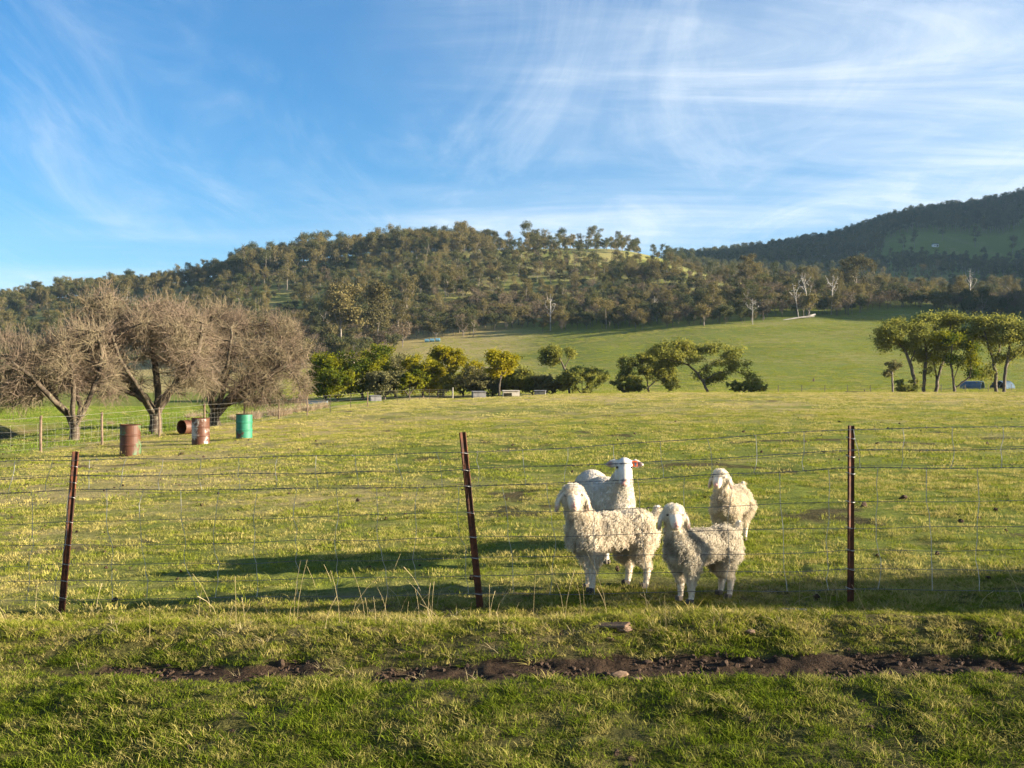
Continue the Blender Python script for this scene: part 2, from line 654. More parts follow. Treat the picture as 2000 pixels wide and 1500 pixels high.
def ell_points(rng, c, r, n, shell=0.35):
    v = rng.normal(0, 1, (n, 3))
    v /= np.linalg.norm(v, axis=1)[:, None]
    rad = rng.uniform(shell ** 3, 1, n) ** (1 / 3)
    return np.array(c) + v * rad[:, None] * np.array(r)


def make_tree_meshes(name, seed, limbs, blobs, att_n, step, leaf_n, leaf_size, bark, leafm, r_base,
                     r_tip=0.02, di=3.0, dk=None, flat=0.0, spread=0.25, iters=70, sides=5, aspect=0.5, up=0.05, leaf_tips=0.45, power=2.3, thick_limbs=False, gaps=0.0):
    """limbs: list of polylines (local metres); the first starts at the ground. blobs: list of (centre, radii, weight)"""
    rng = np.random.default_rng(seed)
    P = []; par = []
    for li, poly in enumerate(limbs):
        poly = [np.array(p, float) for p in poly]
        if li == 0:
            prev = -1
            start = 0
        else:
            d = [np.linalg.norm(np.array(q) - poly[0]) for q in P]
            prev = int(np.argmin(d)); start = 1
        for k in range(start, len(poly)):
            if prev < 0:
                P.append(poly[k]); par.append(0); prev = 0
                continue
            a = np.array(P[prev]); b = poly[k]
            m = max(1, int(round(np.linalg.norm(b - a) / (step * 1.5))))
            for q in range(1, m + 1):
                w = rng.normal(0, step * 0.10, 3) if q < m else 0
                P.append(a + (b - a) * q / m + w); par.append(prev); prev = len(P) - 1
    nl = len(P)
    wsum = sum(b[2] for b in blobs)
    att = np.concatenate([ell_points(rng, c, r, max(3, int(att_n * w / wsum))) for c, r, w in blobs])
    att = att[att[:, 2] > 0.3]
    if gaps:
        g = fbm(att[:, 0] / gaps + 3.1 * seed, att[:, 2] / gaps + att[:, 1] * 0.35 / gaps, seed, 2)
        att = att[g > 0.43]
    P, par = grow(att, P, par, step, di, dk or step * 1.6, iters, rng, up=up)
    r, kids = pipe_radii(P, par, r_tip, power, r_base)
    if thick_limbs:
        k = (np.arange(len(P)) < nl) & (np.arange(len(P)) > 0)
        r[k] = np.minimum(r[k] * 1.45, np.maximum(r[k], r[0] * 0.80))
    # root flare
    zz = P[:, 2]
    r = r * (1 + 0.30 * np.exp(-np.maximum(zz, 0) / (r_base * 1.6)) * (np.arange(len(P)) < nl))
    V, F = skel_mesh(P, par, r, sides)
    tr = np_mesh(name + '_trunk', V, F, smooth=True, mats=[bark])
    cr = None
    if leaf_n:
        tips = np.where((r < r_tip * 2.6) & (np.arange(len(P)) >= nl * 0.8))[0]
        if len(tips) < 5: tips = np.arange(len(P) // 2, len(P))
        pick = rng.choice(tips, leaf_n)
        C = P[pick] + rng.normal(0, spread, (leaf_n, 3)) * np.array([1, 1, 0.7])
        V, F = leaf_quads(C, leaf_size, rng, flat, 0, aspect)
        cr = np_mesh(name + '_crown', V, F, mats=[leafm])
    return tr, cr, (P, par, r)


BARK_DARK = simple_mat('bark_dark', (0.045, 0.036, 0.028), (0.12, 0.10, 0.075), 3.0, 0.95, bump=0.02)
BARK_BARE = simple_mat('bark_orchard', (0.032, 0.024, 0.018), (0.10, 0.078, 0.055), 2.4, 0.95, bump=0.03, c3=(0.13, 0.12, 0.075))
BARK_GUM = simple_mat('bark_gum', (0.13, 0.11, 0.09), (0.27, 0.235, 0.19), 0.7, 0.85)
BARK_DEAD = simple_mat('bark_dead', (0.20, 0.185, 0.165), (0.33, 0.31, 0.285), 0.5, 0.8)
BARK_GREY = simple_mat('bark_grey', (0.07, 0.06, 0.05), (0.17, 0.145, 0.12), 1.0, 0.9)

LEAF_DARK = leaf_mat('leaf_blackwood', (0.036, 0.062, 0.009), (0.098, 0.122, 0.014), 0.45, 0.5, (0.24, 0.23, 0.014))
LEAF_YEL = leaf_mat('leaf_wattle_gold', (0.115, 0.125, 0.012), (0.27, 0.24, 0.016), 0.48, 0.5, (0.34, 0.285, 0.016))
LEAF_GREY = leaf_mat('leaf_grey_olive', (0.095, 0.098, 0.046), (0.18, 0.168, 0.075), 0.35, 0.5, (0.16, 0.15, 0.06))
LEAF_OLIVE = leaf_mat('leaf_olive', (0.105, 0.125, 0.030), (0.22, 0.225, 0.052), 0.48, 0.5, (0.26, 0.25, 0.05))
GUM_A = leaf_mat('leaf_gum', (0.070, 0.066, 0.032), (0.172, 0.146, 0.060), 0.3, 0.03, (0.165, 0.132, 0.050), 0.75)
GUM_B = leaf_mat('leaf_gum_dark', (0.034, 0.046, 0.021), (0.098, 0.100, 0.040), 0.25, 0.03, (0.11, 0.105, 0.04), 0.75)
GUM_C = leaf_mat('leaf_scrub_brown', (0.072, 0.058, 0.040), (0.155, 0.122, 0.080), 0.22, 0.03, (0.14, 0.105, 0.062), 0.75)


def tree_thing(name, label, loc, tr, cr, rz=0.0, group=None, category='tree', scale=None):
    o = empty(name, loc, rz)
    tag(o, label, category, group)
    link('trunk', tr, o)
    if cr is not None:
        link('crown', cr, o)
    if scale is not None:
        o.scale = scale
    return o


# ------------------------------------------------------------------ the three bare orchard trees
def px_local(base_px, base_y, Y, pts):
    """limb points given as (px, py, depth) to local metres with the base at the origin"""
    s = Y / 2000.0
    return [((p[0] - base_px) * s, (p[2] if len(p) > 2 else 0.0), (base_y - p[1]) * s) for p in pts]


def bare_tree(label, px, py, Y, limbs, blobs, seed, r_base, twig_n):
    s = Y / 2000.0
    ll = [px_local(px, py, Y, l) for l in limbs]
    bb = [(((c[0] - px) * s, c[2], (py - c[1]) * s), (r[0] * s, r[2], r[1] * s), w) for c, r, w in blobs]
    tr, _, (P, par, r) = make_tree_meshes('bare_tree', seed, ll, bb, 3000, 0.16, 0, 0, BARK_BARE, None, r_base,
                                          r_tip=0.011, di=1.3, dk=0.24, iters=120, sides=6, up=0.0, power=2.5, thick_limbs=True, gaps=0.8)
    rng = np.random.default_rng(seed + 5)
    tips = np.where(r < 0.05)[0]
    pick = rng.choice(tips, twig_n)
    n = twig_n
    d0 = P[pick] - P[par[pick]]
    d0 /= np.linalg.norm(d0, axis=1)[:, None] + 1e-9
    d = d0 * 0.6 + rng.normal(0, 0.75, (n, 3)); d /= np.linalg.norm(d, axis=1)[:, None]
    bend = rng.normal(0, 0.45, (n, 3)); bend[:, 2] += 0.9 * (P[pick][:, 2] / P[:, 2].max() - 0.62)
    shoot = (rng.uniform(0, 1, n) < 0.06) & (P[pick][:, 2] > np.percentile(P[:, 2], 55))
    d[shoot] = np.array([0, 0, 1.0]) + rng.normal(0, 0.25, (int(shoot.sum()), 3))
    d /= np.linalg.norm(d, axis=1)[:, None]
    L = rng.uniform(0.25, 0.90, n)[:, None]
    L[shoot] *= 1.35
    segs = 3
    pts = [P[pick]]
    for q in range(segs):
        dd = d + bend * (q + 0.5) / segs + rng.normal(0, 0.18, (n, 3))
        dd /= np.linalg.norm(dd, axis=1)[:, None]
        pts.append(pts[-1] + dd * L / segs)
    pts = np.stack(pts, 1)
    a = np.cross(d, rng.normal(0, 1, (n, 3))); a /= np.linalg.norm(a, axis=1)[:, None]
    b = np.cross(d, a)
    rad = rng.uniform(0.006, 0.012, n)
    V = np.zeros((n, segs + 1, 3, 3))
    for q in range(segs + 1):
        rr = rad * (1 - 0.55 * q / segs)
        for k in range(3):
            th = k * 2 * math.pi / 3
            V[:, q, k] = pts[:, q] + rr[:, None] * (math.cos(th) * a + math.sin(th) * b)
    V = V.reshape(-1, 3)
    base = np.arange(n) * (segs + 1) * 3
    F = []
    for q in range(segs):
        for k in range(3):
            k2 = (k + 1) % 3
            F.append(np.stack([base + q * 3 + k, base + q * 3 + k2, base + q * 3 + 3 + k2, base + q * 3 + 3 + k], -1))
    F = np.concatenate(F)
    tw = np_mesh('twigs', V, F, mats=[TWIG])
    x, y, z = px2u(px) * Y, Y, 0
    z = CAMZ - (py - 755) / 2000.0 * Y
    z = min(hz(x, y) + 0.02, z + 0.1)
    z = hz(x, y) - 0.03
    o = empty('bare_tree', (x, y, z))
    tag(o, label, 'tree', 'bare trees behind the inner fence')
    link('trunk', tr, o)
    link('twigs', tw, o)
    return o


TWIG = leaf_mat('twig_lichen', (0.080, 0.060, 0.047), (0.225, 0.175, 0.130), 0.0, 0.9, (0.215, 0.185, 0.115))

bare_tree('spreading leafless tree, smallest and leftmost of the three, forked low beside the creek', 145, 866, 42,
          [[(145, 868), (146, 840), (135, 815), (112, 792), (85, 756, 0.3), (48, 722, 0.2), (5, 700, 0)],
           [(146, 836), (150, 800, -0.4), (154, 760, -0.5), (148, 700, -0.6)],
           [(147, 838), (163, 800, 0.2), (184, 745, 0.3), (196, 695, 0.2), (190, 655, 0)],
           [(147, 834), (140, 800, 0.9), (110, 740, 1.4), (80, 690, 1.6)],
           [(135, 815), (128, 790, -0.9), (95, 740, -1.5), (70, 715, -1.9)],
           [(147, 838), (166, 812, -0.25), (172, 785, -0.25)]],
          [((70, 722, 0), (105, 62, 2.2), 1.0), ((165, 700, 0), (62, 72, 1.8), 0.7), ((-10, 745, 0), (60, 50, 1.4), 0.4),
           ((30, 690, 0.5), (70, 40, 1.5), 0.4), ((45, 775, -0.6), (50, 26, 1.2), 0.25), ((205, 745, 0.3), (28, 34, 1.0), 0.15)], 11, 0.19, 9500)
bare_tree('large leafless tree with an arching limb and tall left leader, middle of three', 305, 855, 45,
          [[(305, 857), (304, 822), (287, 792), (252, 752, -0.1), (215, 726, 0), (204, 690, 0.1), (207, 620, 0.1), (211, 560, 0)],
           [(304, 818), (301, 775, 0.5), (291, 720, 0.8), (280, 655, 0.9), (285, 605, 0.7)],
           [(305, 820), (321, 790, -0.3), (346, 765, -0.5), (376, 738, -0.6), (396, 690, -0.6), (402, 640, -0.5)],
           [(304, 818), (312, 780, 1.2), (330, 720, 2.0), (340, 650, 2.3)],
           [(304, 818), (296, 770, -1.3), (270, 715, -2.0), (255, 660, -2.3)],
           [(287, 792), (255, 770, -0.6), (215, 752, -1.1), (185, 745, -1.3)]],
          [((305, 678, 0), (112, 84, 2.7), 1.0), ((205, 640, 0), (56, 66, 1.5), 0.45), ((370, 690, 0), (75, 75, 2.0), 0.6),
           ((195, 730, -0.5), (50, 46, 1.2), 0.3), ((375, 752, -0.4), (50, 34, 1.4), 0.3), ((240, 770, -1.2), (40, 22, 0.8), 0.1), ((285, 622, 0.4), (60, 34, 1.7), 0.22)], 22, 0.25, 13500)
bare_tree('leafless round-crowned tree with low right limb behind the green drum', 420, 838, 52,
          [[(420, 841), (418, 812), (409, 785), (405, 752), (392, 700), (395, 650)],
           [(418, 812), (430, 772, 0.5), (441, 705, 0.8), (440, 640, 0.8)],
           [(420, 822), (446, 793, -0.4), (482, 776, -0.6), (522, 742, -0.6), (562, 722, -0.5)],
           [(418, 812), (440, 775, 1.4), (490, 710, 2.2), (510, 655, 2.4)],
           [(418, 812), (432, 780, -1.5), (470, 720, -2.4), (480, 660, -2.6)],
           [(418, 826), (405, 808, -0.4), (400, 792, -0.5)]],
          [((470, 688, 0), (112, 80, 2.9), 1.0), ((430, 622, 0), (40, 26, 1.2), 0.15), ((545, 650, 0), (46, 30, 1.2), 0.15), ((545, 715, 0), (60, 68, 2.2), 0.55), ((405, 680, 0), (55, 80, 2.0), 0.4),
           ((500, 770, -0.3), (92, 34, 1.8), 0.45), ((575, 760, 0), (34, 42, 1.2), 0.25)], 33, 0.25, 13500)


# ------------------------------------------------------------------ the trees along the far side of the paddock
def mid_tree(name, label, px, Y, top_y, width, leafm, seed, kind='round', lean=0, base_px=None, leaf_n=2600, bark=BARK_DARK, group=None, leaf=0.15, dens=1.0, tiers=None):
    """px: crown centre, base_px: trunk foot; top_y: crown top row in the picture"""
    bpx = base_px if base_px is not None else px
    s = Y / 2000.0
    x, y, z = at(bpx, Y)
    top = CAMZ + (755 - top_y) * s - z
    cx = (px - bpx) * s
    w = width * s / 2
    rng = np.random.default_rng(seed)
    if kind == 'round':
        w *= 1.22
        blobs = [((cx, 0, top * 0.50), (w * 0.85, w * 0.85, top * 0.45), 1.0)]
        for k in range(8):
            a = rng.uniform(0, 6.28)
            blobs.append(((cx + math.cos(a) * w * 0.55, math.sin(a) * w * 0.5, top * rng.uniform(0.30, 0.82)), (w * 0.45, w * 0.45, top * 0.16), 0.45))
        limbs = [[(0, 0, 0), (cx * 0.3, 0, top * 0.18), (cx * 0.8, 0, top * 0.45)],
                 [(0, 0, top * 0.1), (cx + w * 0.4, 0.2, top * 0.5)], [(0, 0, top * 0.08), (cx - w * 0.45, -0.3, top * 0.48)]]
    elif kind == 'umbrella':
        blobs = [((cx, 0, top * 0.80), (w, w * 0.8, top * 0.17), 1.0)]
        for k in range(6):
            a = rng.uniform(0, 6.28)
            blobs.append(((cx + math.cos(a) * w * 0.6, math.sin(a) * w * 0.5, top * rng.uniform(0.52, 0.92)), (w * 0.45, w * 0.4, top * 0.09), 0.4))
        limbs = [[(0, 0, 0), (cx * 0.15 + lean * 0.3, 0, top * 0.3), (cx * 0.6 + lean, 0, top * 0.58), (cx, 0, top * 0.75)],
                 [(cx * 0.4 + lean * 0.6, 0, top * 0.45), (cx + w * 0.5, 0.3, top * 0.75)],
                 [(cx * 0.4 + lean * 0.6, 0, top * 0.42), (cx - w * 0.55, -0.3, top * 0.72)]]
    else:   # tiers: blobs given as (px, py, rx, ry)
        blobs = [(((p - bpx) * s, rng.uniform(-0.3, 0.3) * w, CAMZ + (755 - q) * s - z), (rx * s * 1.08, max(rx * s * 0.7, 0.5), ry * s * 1.25), rx * ry / 600) for p, q, rx, ry in tiers]
        if group == G_CL and leaf_n > 2000:
            for _ in range(4):
                l = kind[rng.integers(len(kind))]; p, q, _d = l[rng.integers(1, len(l))]
                blobs.append((((p - bpx) * s + rng.normal(0, 0.9), rng.normal(0, 0.9), CAMZ + (755 - q) * s - z + 0.4), (1.1, 0.9, 0.55), 0.16))
        limbs = [[((p - bpx) * s, dd, CAMZ + (755 - q) * s - z if i or j else 0) for i, (p, q, dd) in enumerate(l)] for j, l in enumerate(kind)]
        limbs[0][0] = (0, 0, -0.1)
    ht = max(top, 1.5)
    tr, cr, _ = make_tree_meshes(name, seed, limbs, blobs, int(520 * dens), ht * 0.045, int(leaf_n * (2.6 if group == G_ROW else 1.9)), leaf, bark, leafm,
                                 0.017 * ht + 0.05, r_tip=0.016, di=ht * 0.35, dk=ht * 0.06, flat=0.08, spread=ht * 0.046, up=0.05, gaps=ht * 0.13)
    return tree_thing(name, label, (x, y, z - 0.05), tr, cr, 0, group)


G_CL = 'tall wattles by the half-round huts'
G_ROW = 'trees along the far edge of the paddock'
mid_tree('wattle_tree', 'dark green bushy tree just right of the leafless trees, leftmost of the row', 637, 140, 678, 82, LEAF_DARK, 101, leaf_n=3600, group=G_ROW)
mid_tree('wattle_tree', 'broad dark green tree with yellow-tinged top and several slanting stems', 708, 142, 668, 122, LEAF_DARK, 102, leaf_n=5200, group=G_ROW)
mid_tree('wattle_tree', 'thin grey-olive tree between the broad dark tree and the golden-green one', 772, 146, 678, 80, LEAF_GREY, 103, leaf_n=2400, group=G_ROW)
mid_tree('wattle_tree', 'golden-green rounded tree next to the thin grey-olive tree', 826, 141, 686, 78, LEAF_YEL, 104, leaf_n=4200, group=G_ROW)
mid_tree('wattle_tree', 'golden tree on a slim pale trunk behind the fence corner', 878, 150, 677, 78, LEAF_YEL, 105, 'umbrella', base_px=866, leaf_n=3300, bark=BARK_GREY, group=G_ROW)
mid_tree('wattle_tree', 'grey-olive feathery bush behind the dark timber shelter', 930, 143, 706, 80, LEAF_GREY, 106, leaf_n=2600, group=G_ROW)
mid_tree('wattle_tree', 'golden flat-topped tree on a straight dark trunk left of the pale shelter', 985, 138, 682, 66, LEAF_YEL, 107, 'umbrella', base_px=974, leaf_n=3000, group=G_ROW)
mid_tree('wattle_tree', 'low olive spreading bush behind the pale timber shelter', 1040, 146, 722, 90, LEAF_GREY, 108, leaf_n=2200, group=G_ROW)
mid_tree('wattle_tree', 'tall thin tree with hooked trunk and pale open crown', 1090, 148, 677, 64, LEAF_OLIVE, 109,
         [[(1112, 772, 0), (1112, 748, 0), (1110, 728, 0), (1102, 719, 0), (1096, 728, 0.2)], [(1102, 719, 0), (1096, 705, 0), (1088, 690, 0)], [(1104, 719, 0), (1112, 700, 0.3), (1118, 690, 0.3)]],
         base_px=1112, leaf_n=1500, dens=0.6, tiers=[(1088, 686, 30, 9), (1072, 702, 18, 8), (1112, 690, 14, 7)], group=G_ROW)
mid_tree('wattle_tree', 'dense round green bush at the right end of the near row', 1137, 139, 708, 88, LEAF_OLIVE, 110, leaf_n=4200, group=G_ROW)
mid_tree('wattle_tree', 'low rounded bush with tangled stems left of the leaning tree', 1262, 147, 692, 120, LEAF_OLIVE, 111,
         [[(1268, 772, 0), (1264, 740, 0), (1250, 715, 0)], [(1266, 755, 0), (1290, 735, 0.5), (1312, 720, 0.5)], [(1266, 760, 0), (1236, 745, -0.5), (1218, 730, -0.5)]],
         base_px=1268, leaf_n=4200, tiers=[(1250, 712, 45, 18), (1222, 745, 24, 16), (1290, 725, 30, 18), (1270, 695, 30, 9), (1310, 745, 22, 14)], group=G_ROW)
mid_tree('wattle_tree', 'wide leaning tree whose bent trunk slopes up to the left', 1375, 140, 662, 190, LEAF_OLIVE, 112,
         [[(1386, 772, 0), (1376, 750, 0), (1362, 728, 0), (1345, 712, 0), (1322, 705, 0), (1295, 700, 0), (1272, 688, 0)],
          [(1362, 730, 0), (1385, 712, 0.4), (1412, 700, 0.5), (1432, 690, 0.5)], [(1345, 712, 0), (1340, 695, -0.3), (1342, 676, -0.4)],
          [(1370, 740, 0), (1400, 728, -0.8), (1430, 722, -1.2), (1455, 735, -1.3)], [(1345, 712, 0), (1365, 698, 0.8), (1385, 680, 1.2)]],
         base_px=1386, leaf_n=5200, dens=1.5, tiers=[(1290, 685, 34, 12), (1340, 675, 38, 10), (1390, 680, 40, 12), (1425, 692, 28, 12), (1440, 728, 26, 12), (1465, 745, 22, 10), (1400, 715, 22, 10), (1322, 672, 28, 6), (1340, 698, 36, 9), (1385, 740, 28, 9), (1432, 708, 26, 9), (1300, 712, 26, 9), (1475, 752, 22, 8)], group=G_ROW)
mid_tree('wattle_tree', 'low straggling bush trailing right of the leaning tree', 1462, 143, 742, 76, LEAF_OLIVE, 113, leaf_n=1100, dens=0.6, group=G_ROW)

G_CL = 'tall wattles by the half-round huts'
for px, Y, ty, w, lm, sd, lab in ((660, 136, 716, 80, LEAF_DARK, 131, 'dark low bush at the feet of the two leftmost row trees'),
                                  (752, 137, 722, 70, LEAF_GREY, 132, 'grey low bush under the thin grey-olive tree'),
                                  (800, 138, 716, 74, LEAF_DARK, 133, 'dark low bush left of the golden-green rounded tree'),
                                  (855, 144, 712, 64, LEAF_OLIVE, 134, 'olive bush behind the fence corner post'),
                                  (905, 148, 702, 84, LEAF_YEL, 135, 'golden bush between the fence corner and the feathery bush'),
                                  (962, 146, 716, 66, LEAF_OLIVE, 136, 'olive bush left of the straight dark trunk'),
                                  (1012, 143, 706, 60, LEAF_OLIVE, 137, 'olive bush right of the straight dark trunk'),
                                  (1078, 142, 728, 70, LEAF_GREY, 138, 'low grey bush under the hooked thin tree'),
                                  (1225, 144, 728, 60, LEAF_OLIVE, 139, 'small bush left of the tangled bush')):
    mid_tree('wattle_bush', lab, px, Y, ty, w, lm, sd, leaf_n=2300, group=G_ROW)

mid_tree('wattle_tree', 'tall wattle leaning out to the left, leftmost of the right-hand clump', 1762, 135, 618, 120, LEAF_OLIVE, 120,
         [[(1790, 770, 0), (1786, 740, 0), (1778, 710, 0), (1765, 680, 0), (1756, 650, 0)], [(1778, 712, 0), (1790, 680, 0.3), (1800, 655, 0.3)], [(1766, 685, 0), (1742, 660, -0.3), (1725, 650, -0.3)]],
         base_px=1790, leaf_n=4200, tiers=[(1765, 635, 34, 10), (1730, 650, 24, 10), (1795, 650, 26, 12), (1755, 672, 30, 8), (1722, 670, 14, 8)], group=G_CL)
mid_tree('wattle_tree', 'slender wattle with two thin stems behind the leaning one', 1812, 137, 612, 80, LEAF_OLIVE, 121,
         [[(1804, 770, 0), (1805, 735, 0), (1810, 700, 0), (1806, 660, 0)], [(1808, 712, 0), (1824, 680, 0.3), (1832, 650, 0.3)]],
         base_px=1804, leaf_n=3000, tiers=[(1815, 632, 32, 13), (1822, 660, 26, 14), (1800, 690, 18, 10), (1812, 720, 16, 8)], group=G_CL)
mid_tree('wattle_tree', 'many-stemmed wattle in the middle of the right-hand clump', 1852, 139, 606, 110, LEAF_OLIVE, 122,
         [[(1828, 770, 0), (1830, 745, 0), (1838, 715, 0), (1850, 680, 0), (1856, 640, 0)], [(1830, 745, 0), (1826, 705, 0.4), (1834, 660, 0.4)]],
         base_px=1828, leaf_n=4200, tiers=[(1860, 622, 36, 12), (1885, 640, 22, 16), (1840, 645, 22, 12), (1868, 665, 26, 14), (1836, 700, 16, 9)], group=G_CL)
mid_tree('wattle_tree', 'thick-trunked dark wattle in front of the left half-round hut', 1868, 133, 640, 90, LEAF_DARK, 123,
         [[(1866, 770, 0), (1862, 740, 0), (1856, 705, 0), (1860, 670, 0)], [(1862, 742, 0), (1878, 708, 0.3), (1886, 680, 0.3)], [(1866, 760, 0), (1892, 735, -0.3), (1898, 690, -0.3)]],
         base_px=1866, leaf_n=2600, tiers=[(1862, 660, 34, 12), (1888, 680, 20, 12), (1850, 700, 18, 8), (1896, 705, 12, 8)], group=G_CL)
mid_tree('wattle_tree', 'tall forked wattle in front of the right half-round hut', 1940, 136, 614, 110, LEAF_OLIVE, 124,
         [[(1946, 770, 0), (1945, 735, 0), (1940, 705, 0), (1930, 675, 0), (1922, 645, 0)], [(1943, 715, 0), (1954, 685, 0.4), (1962, 650, 0.4)]],
         base_px=1946, leaf_n=4200, tiers=[(1930, 630, 34, 13), (1965, 628, 28, 11), (1912, 655, 22, 10), (1950, 660, 30, 8), (1910, 730, 16, 8)], group=G_CL)
mid_tree('wattle_tree', 'wattle leaning right at the right edge of the picture', 1985, 134, 628, 90, LEAF_OLIVE, 125,
         [[(1961, 770, 0), (1962, 735, 0), (1968, 700, 0), (1972, 665, 0), (1985, 640, 0)], [(1968, 705, 0), (1990, 690, 0.3), (2010, 660, 0.3)]],
         base_px=1961, leaf_n=3400, tiers=[(1985, 640, 30, 12), (2012, 650, 30, 14), (1998, 690, 22, 12), (1970, 655, 20, 9)], group=G_CL)
mid_tree('wattle_tree', 'thin pale sapling standing alone left of the right-hand clump', 1743, 131, 703, 36, LEAF_GREY, 126,
         [[(1744, 770, 0), (1743, 740, 0), (1742, 712, 0)]], leaf_n=500, dens=0.4, bark=BARK_GREY,
         tiers=[(1745, 712, 15, 7), (1738, 728, 10, 6)], group=G_CL)
mid_tree('wattle_tree', 'knee-high shrub at the foot of the leaning wattle', 1768, 133, 738, 50, LEAF_OLIVE, 127, leaf_n=900, dens=0.5, group=G_CL)

RTX = 1.3 + math.cos(SUN_AZ) * 6.2 / math.tan(SUN_EL)
RTY = 7.0 + math.tan(SUN_AZ) * (RTX - 4.0)
# the tree out of the picture on the right whose crown shades the right end of the fence
tr, cr, _ = make_tree_meshes('roadside_tree', 300, [[(0, 0, 0), (0, 0, 1.6), (0.1, 0, 3.4)], [(0, 0, 1.4), (0.7, 0.6, 3.4)], [(0, 0, 1.6), (-0.5, -0.9, 3.2)]],
                             [((0, 0, 3.6), (1.5, 1.95, 1.8), 1.2), ((0, 0.5, 3.4), (1.2, 1.0, 1.7), 0.6), ((0, -0.2, 5.1), (0.8, 0.75, 0.9), 0.5), ((0, -0.5, 3.8), (1.2, 0.9, 1.5), 0.5)],
                             700, 0.25, 30000, 0.14, BARK_DARK, LEAF_DARK, 0.16, di=2.0, dk=0.4, spread=0.17)
tree_thing('roadside_tree', 'bushy roadside tree beyond the right end of the near fence', (RTX, RTY, hz(RTX, RTY) - 0.05), tr, cr)


# ------------------------------------------------------------------ woods on the hills
def gum_proto(seed, h, mat, slim=1.0, n=1000, leaf=0.42, bark=BARK_GUM):
    rng = np.random.default_rng(seed)
    w = h * 0.27 * slim
    blobs = []
    for k in range(9):
        a = rng.uniform(0, 6.28); q = rng.uniform(0.15, 0.9) * w
        zc = rng.uniform(0.34, 0.92)
        blobs.append(((math.cos(a) * q, math.sin(a) * q, h * zc), (w * 0.45, w * 0.45, h * rng.uniform(0.05, 0.09)), 1))
    blobs.append(((0, 0, h * 0.9), (w * 0.5, w * 0.5, h * 0.09), 1))
    bend = rng.normal(0, 0.05 * h, 2)
    limbs = [[(0, 0, -0.4), (bend[0] * 0.4, bend[1] * 0.4, h * 0.3), (bend[0], bend[1], h * 0.62)],
             [(bend[0] * 0.4, bend[1] * 0.4, h * 0.32), (w * 0.5, 0, h * 0.62)], [(bend[0] * 0.4, bend[1] * 0.4, h * 0.36), (-w * 0.45, w * 0.3, h * 0.64)]]
    return make_tree_meshes('gum', seed, limbs, blobs, 110, h * 0.06, n, leaf, bark, mat, h * 0.013, r_tip=0.045, di=h * 0.3,
                            dk=h * 0.09, spread=h * 0.045, sides=4, iters=40, flat=0.1)[:2]


def scrub_proto(seed, h, mat, n=900, leaf=0.30, bark=BARK_GREY):
    rng = np.random.default_rng(seed)
    w = h * 0.42
    blobs = [((0, 0, h * 0.6), (w * 0.8, w * 0.8, h * 0.33), 1)]
    for k in range(5):
        a = rng.uniform(0, 6.28)
        blobs.append(((math.cos(a) * w * 0.6, math.sin(a) * w * 0.6, h * rng.uniform(0.45, 0.85)), (w * 0.42, w * 0.42, h * 0.14), 0.5))
    limbs = [[(0, 0, -0.3), (0, 0, h * 0.2), (rng.normal(0, 0.3), 0, h * 0.5)], [(0, 0, h * 0.15), (w * 0.5, w * 0.2, h * 0.5)], [(0, 0, h * 0.18), (-w * 0.5, -w * 0.2, h * 0.5)]]
    return make_tree_meshes('scrub', seed, limbs, blobs, 90, h * 0.08, n, leaf, bark, mat, h * 0.016, r_tip=0.04, di=h * 0.4,
                            dk=h * 0.12, spread=h * 0.06, sides=4, iters=30)[:2]


PROTO = []          # (trunk, crown, height, kind)
for i in range(5):
    PROTO.append((*gum_proto(400 + i, 18, GUM_A if i % 5 < 3 else GUM_B, 0.85 + 0.12 * (i % 3), leaf=0.28, n=2600), 18, 'gum'))
for i in range(5):
    PROTO.append((*scrub_proto(420 + i, 7, GUM_B if i < 3 else GUM_A, n=1500, leaf=0.20), 7, 'scrub'))
for i in range(3):
    PROTO.append((*scrub_proto(440 + i, 7.5, GUM_C, n=800, leaf=0.17), 7.5, 'brown'))
for i in range(3):
    PROTO.append((*gum_proto(460 + i, 21, GUM_B, 0.75, leaf=0.42, n=1200), 21, 'fargum'))
GUMS, SCRUB, BROWN, FARG = [0, 1, 2, 3, 4], [5, 6, 7, 8, 9], [10, 11, 12], [13, 14, 15]

EDGE_PX = np.array([-400, 0, 300, 560, 700, 780, 840, 1000, 1200, 1300, 1400, 1600, 1740, 1850, 2000, 2400], float)
EDGE_Y = np.array([560, 540, 420, 325, 335, 362, 396, 392, 378, 362, 350, 360, 388, 378, 370, 370], float)


